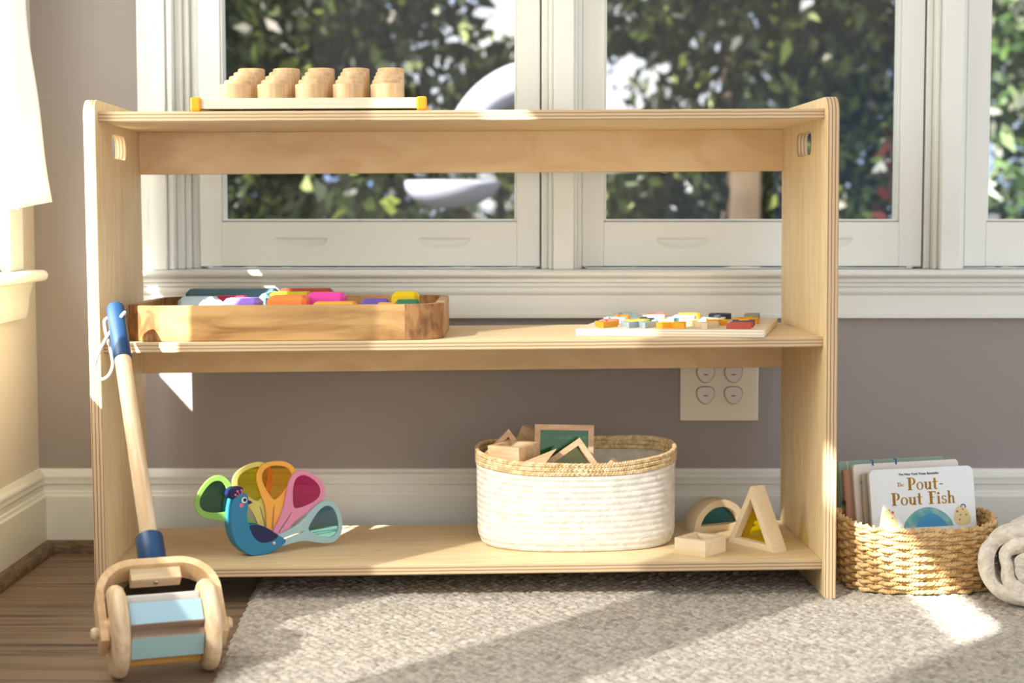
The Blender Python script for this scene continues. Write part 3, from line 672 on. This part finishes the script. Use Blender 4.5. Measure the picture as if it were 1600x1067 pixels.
# cord loop through the grip (drawn in toy axes; hangs in world down)
inv = pt.matrix_world.inverted()
g0 = TOP + Z_*-.012
def W2L(p): return tuple(inv @ Vector(p))
pts_w = [g0+Vector((.013, -.004, -.002)), g0+Vector((.016, -.014, .002)), g0+Vector((.006, -.020, -.012)), g0+Vector((-.006, -.022, -.030)), g0+Vector((-.020, -.020, -.054)), g0+Vector((-.029, -.018, -.080)), g0+Vector((-.022, -.018, -.096)), g0+Vector((-.009, -.018, -.092)), g0+Vector((-.002, -.016, -.075)), g0+Vector((-.006, -.014, -.050)), g0+Vector((-.013, -.010, -.026)), g0+Vector((-.015, -.006, -.010)), g0+Vector((-.008, 0, -.006))]
def catmull(P, n=8):
    P = [np.array(p) for p in P]; out = []
    for i in range(len(P)-1):
        p0, p1, p2, p3 = P[max(i-1, 0)], P[i], P[i+1], P[min(i+2, len(P)-1)]
        for k in range(n):
            t = k/n; out.append(.5*((2*p1)+(-p0+p2)*t+(2*p0-5*p1+4*p2-p3)*t*t+(-p0+3*p1-3*p2+p3)*t**3))
    out.append(P[-1]); return out
tb = Tubes(); tb.add([W2L(p) for p in catmull(pts_w)], .0026, 8, up=tuple((MQ.inverted() @ Vector((.1, 1, 0)))))
tb.build('cord_loop', M['cord'], pt)

# ------------------------------------------------------------------ wall outlet
ou = thing('wall_outlet', 'ivory double outlet plate with safety caps on back wall', 'wall outlet', (.3645, WB, .290))
box('cover_plate', -.069, .069, -.006, 0, -.0595, .0595, M['plate'], ou, bevel=.0025)
def cap_outline(cx, cz, fl=1): return smooth_poly([(cx-.0165, cz+fl*.011), (cx-.009, cz+fl*.0165), (cx+.009, cz+fl*.0165), (cx+.0165, cz+fl*.011), (cx+.0165, cz-fl*.002), (cx+.008, cz-fl*.0135), (cx, cz-fl*.0165), (cx-.008, cz-fl*.0135), (cx-.0165, cz-fl*.002)], 2)
for cx in (-.0245, .0245):
    for cz, fl in ((-.0140, 1), (.0235, 1)):
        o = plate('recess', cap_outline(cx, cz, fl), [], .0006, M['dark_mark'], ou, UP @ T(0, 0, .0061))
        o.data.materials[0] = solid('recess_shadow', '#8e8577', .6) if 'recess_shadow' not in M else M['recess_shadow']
        c_ = plate('safety_cap', [(cx+(x-cx)*.93, cz+(y-cz)*.93) for x, y in cap_outline(cx, cz, fl)], [], .004, M['cap'], ou, UP @ T(0, 0, .0082), bevel=.0012)
        box('slot', cx-.0038, cx+.0038, -.0108, -.0100, cz-.0012, cz+.0004, M['dark_mark'], c_)

# ------------------------------------------------------------------ rug
x0, x1, y0, y1 = -.42, 1.75, 1.55, 2.92
nx, ny = 760, 520
X, Y = np.meshgrid(np.linspace(0, 1, nx), np.linspace(0, 1, ny))
gy = y0+(y1-y0)*Y; left = -.372 - .052*(gy-2.0) + .0012*np.sin(gy*190) + .001*np.sin(gy*47)
gx = left+(x1-left)*X
row = np.floor(gy/.0125); fy = gy/.0125-row
ax = gx/.0165 + .5*(row % 2) + .25*np.sin(row*12.9898)*1.0 + .12*np.sin(gx*40+row)
colm = np.floor(ax); fx = ax-colm
hh = np.modf(np.abs(np.sin(row*127.1+colm*311.7)*43758.5453))[0]
tuft = np.sqrt(np.clip(1-(2*fy-1)**2, 0, 1))*np.clip(1-(2*fx-1)**2, 0, 1)**.6
zz = .0042 + .0048*tuft*(.55+.55*hh) + .0009*RNG.standard_normal(gx.shape)*.6
edge = np.minimum(np.minimum(X*nx, Y*ny), np.minimum((1-X)*nx, (1-Y)*ny)); zz = np.where(edge < 3, zz*edge/3+.0005, zz)
me = bpy.data.meshes.new('wool_rug'); V = np.stack([gx, gy, zz], -1).reshape(-1, 3)
idx = np.arange(nx*ny).reshape(ny, nx); Fq = np.stack([idx[:-1, :-1], idx[:-1, 1:], idx[1:, 1:], idx[1:, :-1]], -1).reshape(-1, 4)
me.vertices.add(len(V)); me.vertices.foreach_set('co', V.ravel()); me.loops.add(Fq.size); me.loops.foreach_set('vertex_index', Fq.ravel()); me.polygons.add(len(Fq)); me.polygons.foreach_set('loop_start', np.arange(0, Fq.size, 4)); me.update(calc_edges=True); me.validate()
rug = link_mesh('wool_rug', me, M['rug'], None, True); tag(rug, 'chunky oatmeal wool rug on the dark wooden floor', 'rug')

# ------------------------------------------------------------------ book basket
RZ = .0078
bb = thing('wicker_basket', 'woven seagrass basket of books on rug right of shelf', 'basket', (.640, 2.722, RZ), .02)
NS = 24
def bsz(z): return .112+.010*z/.12, .088+.006*z/.12
tb = Tubes(); nrows = 16
for rw in range(nrows):
    base_z = .004 + rw*.0064
    for st in range(2):
        P = []; NP = 520
        for i in range(NP):
            t = 2*PI*i/NP; wv = math.sin(15*t + rw*PI)*.0036*(1 if rw < 12 else .6); tw_ = 95*t+PI*st
            a, b = bsz(base_z)
            dip = (.012*max(0, math.cos(t))**4+.010*max(0, -math.cos(t))**4)*(rw/nrows)**2 + .0012*math.sin(NS*t+1)*(1 if rw > 13 else .5)
            rad = wv + .0018*math.cos(tw_)
            x, y = sup(t, a+rad, b+rad, 2.9); P.append((x, y, base_z+dip+.0018*math.sin(tw_)))
        tb.add(P, .0023, 5, True)
tb.build('woven_wall', M['wicker'], bb)
tb = Tubes()
for k in range(NS*2):
    t = 2*PI*k/(NS*2)+.03; P = []
    for z in np.linspace(.003, .106, 6):
        a, b = bsz(z); x, y = sup(t, a-.001, b-.001, 2.9); P.append((x, y, z+(.010*abs(math.cos(t))**4*(z/.11)**2)))
    tb.add(P, .0022, 5, up=(1, 0, 0))
tb.build('stakes', M['wicker'], bb)
o = plate('base', [sup(2*PI*k/60, .110, .086, 2.9) for k in range(60)], [], .004, M['wicker'], bb, T(0, 0, .003))

# books
FOV = {}
def book(label, w, h, t, cover, loc, lean, roll, yaw=0, radius=.006, pages=None, spine=None):
    r = thing('board_book', label, 'book', group='books in the wicker basket')
    plate('cover', rrect(0, w, 0, h, radius, 5), [], t, cover, r, UP, bevel=.0007)
    r.matrix_world = T(*loc) @ R(yaw, 'Z') @ R(-lean, 'X') @ R(roll, 'Y')
    return r
solid('cover_white', '#e6ebec', .4); solid('cover_cream', '#e2dbd2', .45); solid('cover_grey', '#b3aa9c', .5); solid('cover_terracotta', '#b98f74', .55); solid('cover_green', '#8fa795', .55); solid('spine_green', '#6f7d69', .6); solid('spine_rust', '#a97c63', .6)
solid('gold_print', '#cf9c28', .45); solid('ink', '#33332f', .6); solid('ink_blue', '#1f5f86', .5); solid('art_teal', '#4f9aa6', .5, var='#86b7b0', scale=60); solid('art_blue', '#3f8fc0', .5); solid('art_cream', '#ddcf96', .5); solid('art_coral', '#c9566a', .5); solid('art_swirl', '#d3e0ea', .5); solid('art_navy', '#3c5aa8', .5)
LEAN = .16; YB = .04
bk5 = book('green hardback standing at the very back of wicker basket', .176, .180, .020, M['cover_green'], (.541, 2.785, .0115), LEAN, -.048, YB)
box('spine', -.002, .003, -.0100, .0100, 0.001, .179, M['spine_green'], bk5, bevel=.001)
box('gold_rule', .016, .0172, -.0108, -.0098, .001, .179, M['cover_cream'], bk5)
bk4 = book('terracotta spined book between green and off-white books', .168, .170, .013, M['cover_terracotta'], (.548, 2.762, .012), LEAN, -.048, YB)
box('spine', -.0015, .002, -.0066, .0066, .001, .169, M['spine_rust'], bk4, bevel=.001)
bk3 = book('off-white book with small blue marks behind the front book', .172, .180, .013, M['cover_cream'], (.560, 2.747, .012), LEAN, -.048, YB)
bk2 = book('narrow grey spined book just behind the front book', .150, .168, .011, M['cover_grey'], (.570, 2.731, .012), LEAN, -.045, YB)
bk1 = book('white board book with gold title at the front of wicker basket', .168, .176, .013, M['cover_white'], (.577, 2.712, .012), LEAN, -.042, YB, .010)

def print_on(bk, nm, me, m, x, y, d, rot=0, label=None):
    me.transform(UP @ T(x, y, d) @ R(rot, 'Z')); o = link_mesh(nm, me, m, bk); return o
# decorative title letters drawn as stems and bowls
def ringpoly(cx, cy, rx, ry, tx, ty, a0, a1, n=18):
    A_ = [math.radians(a0+(a1-a0)*k/n) for k in range(n+1)]
    return [(cx+rx*math.cos(a), cy+ry*math.sin(a)) for a in A_] + [(cx+(rx-tx)*math.cos(a), cy+(ry-ty)*math.sin(a)) for a in A_[::-1]]
def rc_(x0, y0, x1, y1, sl=0): return [(x0, y0), (x1, y0), (x1+sl, y1), (x0+sl, y1)]
GL = {
 'T': (.62, [rc_(0, .90, .62, 1), rc_(.21, 0, .41, .95), rc_(.13, 0, .49, .06), rc_(0, .80, .06, .92), rc_(.56, .80, .62, .92)]),
 'h': (.54, [rc_(.03, 0, .19, 1), rc_(-.03, .94, .19, 1), ringpoly(.29, .40, .21, .22, .13, .06, 0, 170), rc_(.37, 0, .50, .42), rc_(-.02, 0, .24, .05), rc_(.32, 0, .55, .05)]),
 'e': (.50, [ringpoly(.25, .31, .24, .32, .12, .05, 30, 330), rc_(.10, .30, .47, .36), ringpoly(.25, .31, .23, .32, .08, .05, 5, 40)]),
 'P': (.68, [rc_(.10, 0, .32, 1), rc_(-.04, .94, .40, 1), rc_(.02, 0, .42, .06), ringpoly(.36, .70, .32, .30, .17, .05, -90, 90)]),
 'o': (.56, [ringpoly(.28, .31, .28, .32, .13, .05, 0, 359.9, 32)]),
 'u': (.62, [rc_(.06, .20, .23, .62), rc_(-.02, .57, .23, .62), ringpoly(.27, .22, .21, .22, .16, .06, 180, 350), rc_(.40, 0, .56, .62), rc_(.34, .57, .56, .62), rc_(.40, 0, .63, .05)]),
 't': (.46, [rc_(.10, .12, .27, .90), rc_(-.02, .57, .42, .63), ringpoly(.27, .13, .17, .14, .15, .06, 180, 330)]),
 '-': (.34, [rc_(.03, .34, .30, .43)]),
 'F': (.62, [rc_(.12, 0, .34, 1), rc_(-.02, .93, .62, 1), rc_(.30, .50, .50, .56), rc_(.02, 0, .44, .06), rc_(.56, .80, .62, .96)]),
 'i': (.30, [rc_(.07, 0, .23, .62), rc_(0, .57, .23, .62), rc_(.0, 0, .30, .05), ringpoly(.15, .82, .10, .10, .0999, .0999, 0, 359)]),
 's': (.46, [ringpoly(.22, .46, .19, .17, .11, .06, 20, 270), ringpoly(.22, .18, .21, .19, .12, .06, -170, 95)]),
 ' ': (.30, []),
}
def title(bk, txt, size, x, y, d, m, rot=0, nm='title'):
    bm = bmesh.new(); cx = 0
    tot = sum(GL[c][0]+.06 for c in txt)
    for c in txt:
        for poly in GL[c][1]:
            P = [((cx+px_-tot/2)*size, py_*size) for px_, py_ in poly]
            vs = [bm.verts.new((px_, py_, 0)) for px_, py_ in P]; n2 = len(vs)
            if n2 > 8:
                h_ = n2//2
                for i in range(h_-1): bm.faces.new((vs[i], vs[i+1], vs[n2-2-i], vs[n2-1-i]))
            else: bm.faces.new(vs)
        cx += GL[c][0]+.06
    bmesh.ops.solidify(bm, geom=bm.faces[:], thickness=.0003)
    me = bpy.data.meshes.new(nm); bm.to_mesh(me); bm.free(); me.materials.clear()
    return print_on(bk, nm, me, m, x, y, d, rot)
FD = .0069
print_on(bk1, 'tagline', text_mesh('The New York Times Bestseller', .0050, .0001, .00012), M['ink'], .080, .1665, FD)
title(bk1, 'The', .0064, .0500, .1475, FD, M['gold_print']); title(bk1, 'Pout-', .0200, .0900, .1410, FD, M['gold_print']); title(bk1, 'Pout Fish', .0203, .0850, .1175, FD, M['gold_print'])
def art(nm, pts, m, d=FD, bk=bk1): return plate(nm, pts, [], .0004, m, bk, UP @ T(0, 0, d))
def art(nm, pts, m, d=FD, bk=bk1): return plate(nm, [(x, y+.012) for x, y in pts], [], .0004, m, bk, UP @ T(0, 0, d))
art('art_dome', [(.050+.081*k/24, .070+.031*math.sin(PI*k/24)**.6) for k in range(25)], M['art_teal'])
art('art_dome_band', [(.070+.050*k/20, .070+.021*math.sin(PI*k/20)**.7) for k in range(21)], M['art_blue'], FD+.0003)
art('art_shape', smooth_poly([(.014, .070), (.012, .088), (.022, .102), (.034, .098), (.042, .078), (.042, .070)], 2), M['art_cream'])
art('art_shape', smooth_poly([(.132, .070), (.133, .094), (.145, .104), (.158, .090), (.160, .070)], 2), M['art_cream'])
for (cx, cy, r) in ((.034, .095, .0022), (.033, .086, .0014), (.029, .099, .0012), (.138, .092, .0018), (.143, .086, .0014), (.147, .095, .0014), (.152, .086, .0014), (.141, .079, .0014)):
    art('art_dot', circ(cx, cy, r, 14), M['art_coral'], FD+.0003)
art('art_curl', ringpoly(.1480, .0990, .0045, .0045, .0018, .0018, -30, 200, 14), M['art_navy'])
for x_ in (.030, .068, ):
    art('mark', ringpoly(x_, .1715, .004, .003, .0022, .0018, -20, 120, 8), M['ink_blue'], FD, bk3); art('mark', rc_(x_+.0012, .1645, x_+.0038, .1715), M['ink_blue'], FD, bk3)
def spine_text(bk, txt, size, m, z, t):
    me = text_mesh(txt, size, .0002); me.transform(Matrix.Translation((-.0024, 0, z)) @ R(-PI/2, 'X') @ R(-PI/2, 'Y')); return link_mesh('spine_lettering', me, m, bk)
spine_text(bk4, 'baby', .016, M['ink'], .115, 0)
box('spine_print', -.0008, .001, -.003, .003, .098, .128, M['gold_print'], bk2); box('spine_print', -.0008, .001, -.0022, .0022, .152, .156, solid('ink_green', '#6d7a4c', .5), bk2)

# ------------------------------------------------------------------ rolled blanket
bl = thing('rolled_blanket', 'cream fleecy blanket rolled up on rug beside wicker basket', 'blanket')
turns = 3.0; NSP = 150; mid = []
for i in range(NSP):
    s = i/(NSP-1); a = 2*PI*turns*s - 1.0; rr2 = .005+.066*s
    wob = 1+(.16*math.sin(3*a+1.3)+.08*math.sin(5*a))*(1-s)**.7
    x = 1.18*rr2*wob*math.cos(a) + .010*(1-s); z = .83*rr2*wob*math.sin(a)
    mid.append((x, z))
mid = np.array(mid); tg = np.gradient(mid, axis=0); tg /= np.linalg.norm(tg, axis=1)[:, None]; nr = np.stack([-tg[:, 1], tg[:, 0]], 1)
thk = .0108
sec = np.concatenate([mid+nr*thk, (mid-nr*thk)[::-1]]); ns_ = len(sec)
zmin = sec[:, 1].min(); LB = .36; nl = 44; V = []; F = []
for j in range(nl+1):
    t = j/nl; yv = LB*t
    e = 1 - .04*max(0, 1-t*12)
    for k, (x, z) in enumerate(sec):
        V.append((x*e + .002*math.sin(yv*60+k*.3), yv + .004*math.sin(k*.21), (z-zmin)*e + (1-e)*.05 + .0012*math.sin(k*.9+yv*80)))
V = np.array(V); V[:, 2] -= V[:, 2].min()
for j in range(nl):
    for k in range(ns_): k2 = (k+1) % ns_; F.append((j*ns_+k, j*ns_+k2, (j+1)*ns_+k2, (j+1)*ns_+k))
for j in (0, nl):
    for k in range(NSP-1):
        q = (j*ns_+k, j*ns_+k+1, j*ns_+ns_-2-k, j*ns_+ns_-1-k); F.append(q if j else q[::-1])
bo = pydata('fabric_roll', V, F, M['blanket'], bl, True)
bl.matrix_world = T(.768, 2.525, RZ) @ R(-.55, 'Z')
# loose pile loops standing off the fabric
tb = Tubes(); vv = V; fv = np.array([f for f in F if len(f) == 4])
pick = RNG.choice(len(fv), 1500)
for q in fv[pick]:
    p = vv[q].mean(0); nrm = np.cross(vv[q[1]]-vv[q[0]], vv[q[3]]-vv[q[0]]); nrm /= np.linalg.norm(nrm)+1e-9
    s = RNG.standard_normal(3)*.0022; tb.add([p, p+nrm*.0016*RNG.random()+s*.5, p+s+nrm*.0006], .0005, 3, up=(.3, .5, .8))
tb.build('pile', M['blanket'], bl)['kind'] = 'stuff'

# ================================================================== OUTSIDE THE WINDOWS
gd = struct('ground', bm_boxes((-30, 40, 3.3, 60, -.9, -.6), (-30, -.96, -30, 3.3, -.9, -.6)), M['leafy_ground'])
def leafmat(name, trans=.35):
    m = bpy.data.materials.new(name); m.use_nodes = True; n = m.node_tree; n.nodes.clear()
    o = n.nodes.new('ShaderNodeOutputMaterial'); at = n.nodes.new('ShaderNodeVertexColor'); at.layer_name = 'leaf'
    d = n.nodes.new('ShaderNodeBsdfDiffuse'); t = n.nodes.new('ShaderNodeBsdfTranslucent'); g = n.nodes.new('ShaderNodeBsdfGlossy'); g.inputs['Roughness'].default_value = .35
    mx = n.nodes.new('ShaderNodeMixShader'); mx.inputs[0].default_value = trans; m2 = n.nodes.new('ShaderNodeMixShader'); m2.inputs[0].default_value = .02
    for q in (d, t): n.links.new(at.outputs[0], q.inputs['Color'])
    n.links.new(d.outputs[0], mx.inputs[1]); n.links.new(t.outputs[0], mx.inputs[2]); n.links.new(mx.outputs[0], m2.inputs[1]); n.links.new(g.outputs[0], m2.inputs[2]); n.links.new(m2.outputs[0], o.inputs[0])
    return m
LEAF = leafmat('leaves')
def tree(name, label, cat, x, y, z0, z1, rx, ry, nleaf, cols, wts, size, trunk=True, group='plants in the garden outside'):
    r = thing(name, label, cat, (x, y, -.6), group=group)
    zc, rz = (z0+z1)/2, (z1-z0)/2
    d = RNG.standard_normal((nleaf, 3)); d /= np.linalg.norm(d, axis=1)[:, None]; rad = RNG.random(nleaf)**.38
    lump = 1+.22*np.sin(d[:, 0]*7+x)*np.sin(d[:, 2]*6+y)
    P = d*rad[:, None]*lump[:, None]*np.array([rx, ry, rz]) + np.array([0, 0, zc+.6])
    a = RNG.standard_normal((nleaf, 3)); a[:, 2] -= .5; a /= np.linalg.norm(a, axis=1)[:, None]
    b = np.cross(a, RNG.standard_normal((nleaf, 3))); b /= np.linalg.norm(b, axis=1)[:, None]; nn = np.cross(a, b)
    s = (size*(.7+.6*RNG.random(nleaf)))[:, None]
    Q = np.stack([P-a*s*.5, P+b*s*.26-a*s*.05+nn*s*.06, P+a*s*.55-nn*s*.05, P-b*s*.26-a*s*.05+nn*s*.06], 1).reshape(-1, 3)
    me = bpy.data.meshes.new('foliage'); Fq = np.arange(nleaf*4).reshape(-1, 4)
    me.vertices.add(len(Q)); me.vertices.foreach_set('co', Q.ravel()); me.loops.add(Fq.size); me.loops.foreach_set('vertex_index', Fq.ravel()); me.polygons.add(nleaf); me.polygons.foreach_set('loop_start', np.arange(0, Fq.size, 4)); me.update(calc_edges=True)
    ca = me.color_attributes.new('leaf', 'FLOAT_COLOR', 'POINT'); pal = np.array([lin(c) for c in cols]); w = np.array(wts, float); w /= w.sum()
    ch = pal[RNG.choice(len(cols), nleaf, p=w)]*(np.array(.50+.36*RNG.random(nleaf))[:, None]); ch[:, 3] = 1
    ca.data.foreach_set('color', np.repeat(ch, 4, 0).ravel().astype(np.float32))
    link_mesh('foliage', me, LEAF, r)
    tb = Tubes()
    tb.add([(0, 0, 0), (.03*rx, .02, (z0+.6)*.5+.1), (0, .0, zc+.6)], [.05*rx+.03, .04*rx+.02, .02*rx+.01], 8, up=(0, 1, 0))
    for k in range(6):
        dd = d[k*7]; tb.add([(0, 0, zc+.6-rz*.6), (dd[0]*rx*.4, dd[1]*ry*.4, zc+.6-rz*.2), (dd[0]*rx*.85, dd[1]*ry*.85, zc+.6+dd[2]*rz*.8)], [.03*rx+.01, .02*rx+.008, .004], 6, up=(.3, 1, .2))
    tb.build('stems' if not trunk else 'trunk', M['bark'], r)
    return r
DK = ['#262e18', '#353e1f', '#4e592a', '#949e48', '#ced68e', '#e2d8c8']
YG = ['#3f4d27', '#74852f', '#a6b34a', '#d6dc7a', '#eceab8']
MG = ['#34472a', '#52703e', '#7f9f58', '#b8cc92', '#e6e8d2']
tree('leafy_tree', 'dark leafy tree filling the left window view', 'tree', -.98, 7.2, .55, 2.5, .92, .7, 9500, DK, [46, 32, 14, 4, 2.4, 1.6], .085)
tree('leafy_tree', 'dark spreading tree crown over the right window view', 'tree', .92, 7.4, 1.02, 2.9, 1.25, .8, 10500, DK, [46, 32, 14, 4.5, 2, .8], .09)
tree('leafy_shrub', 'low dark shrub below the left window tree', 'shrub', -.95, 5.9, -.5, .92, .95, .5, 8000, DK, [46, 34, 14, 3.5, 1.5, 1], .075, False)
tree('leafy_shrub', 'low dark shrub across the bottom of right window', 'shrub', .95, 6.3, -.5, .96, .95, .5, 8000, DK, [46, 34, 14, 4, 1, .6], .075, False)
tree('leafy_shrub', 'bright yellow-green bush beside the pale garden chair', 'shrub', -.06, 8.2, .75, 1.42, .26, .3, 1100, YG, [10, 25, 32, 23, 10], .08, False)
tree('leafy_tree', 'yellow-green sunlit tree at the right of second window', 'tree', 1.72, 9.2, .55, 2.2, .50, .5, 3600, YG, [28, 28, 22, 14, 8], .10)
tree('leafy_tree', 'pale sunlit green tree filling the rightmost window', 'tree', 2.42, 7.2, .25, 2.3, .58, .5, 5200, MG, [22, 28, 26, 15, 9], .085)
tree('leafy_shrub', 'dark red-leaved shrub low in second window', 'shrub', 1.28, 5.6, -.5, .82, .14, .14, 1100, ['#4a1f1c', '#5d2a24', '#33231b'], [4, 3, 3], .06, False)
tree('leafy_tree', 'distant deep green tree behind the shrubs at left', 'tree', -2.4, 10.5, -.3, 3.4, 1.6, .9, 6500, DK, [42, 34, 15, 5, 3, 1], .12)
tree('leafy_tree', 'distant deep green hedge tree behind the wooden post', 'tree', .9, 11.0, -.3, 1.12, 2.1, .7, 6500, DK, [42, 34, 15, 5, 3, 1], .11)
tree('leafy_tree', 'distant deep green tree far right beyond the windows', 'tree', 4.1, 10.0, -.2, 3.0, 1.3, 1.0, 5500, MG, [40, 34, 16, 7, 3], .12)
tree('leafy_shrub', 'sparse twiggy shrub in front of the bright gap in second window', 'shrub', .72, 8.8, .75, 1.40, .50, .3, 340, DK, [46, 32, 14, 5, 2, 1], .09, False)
po = box('garden_post', .74, .84, 5.85, 5.95, -.6, .80, M['post'], bevel=.006); tag(po, 'brown wooden garden post low in the right window', 'post')
# pale rounded garden chair
gs = thing('garden_chair', 'blurred pale rounded garden chair outside the left window', 'garden chair', (.10, 5.6, .70))
na, nb = 40, 16
tb = Tubes(); tb.add([(.29*math.cos(a), 0, .30*math.sin(a)+.03) for a in np.linspace(0, PI, 40)], [.035+.025*math.sin(a) for a in np.linspace(0, PI, 40)], 12, up=(0, 1, 0)); tb.build('hood_rim', M['pod'], gs)
V = []; F = []
for j in range(nb+1):
    for i in range(na+1):
        a = PI*i/na; q = j/nb*PI/2*.98; V.append((.29*math.cos(a)*math.cos(q), .03+.24*math.sin(q), .30*math.sin(a)*math.cos(q)+.03))
for j in range(nb):
    for i in range(na): k = j*(na+1)+i; F.append((k, k+1, k+na+2, k+na+1))
o = pydata('hood', V, F, M['pod_in'], gs, True); o.modifiers.new('thickness', 'SOLIDIFY').thickness = .012
V = []; F = []
for j in range(13):
    q = j/12
    for i in range(na):
        a = 2*PI*i/na; c_ = math.cos(q*PI/2*.97); V.append((-.29+.155*c_*math.cos(a)-.02*q, .0+.15*c_*math.sin(a), -.0-.09*math.sin(q*PI/2)))
for j in range(12):
    for i in range(na): F.append((j*na+i, j*na+(i+1) % na, (j+1)*na+(i+1) % na, (j+1)*na+i))
F.append(tuple(range(na))[::-1]); F.append(tuple(range(12*na, 13*na)))
pydata('foot_rest', V, F, M['pod'], gs, True)
tb = Tubes(); tb.add([(-.29, 0, -.08), (-.1, .1, -.25), (0, .1, -.5), (0, .1, -1.30)], .02, 8); tb.add([(.0, .24, .03), (0, .15, -.3), (0, .1, -.6)], .02, 8); tb.build('stand', M['bark'], gs)
bpy.context.view_layer.update()
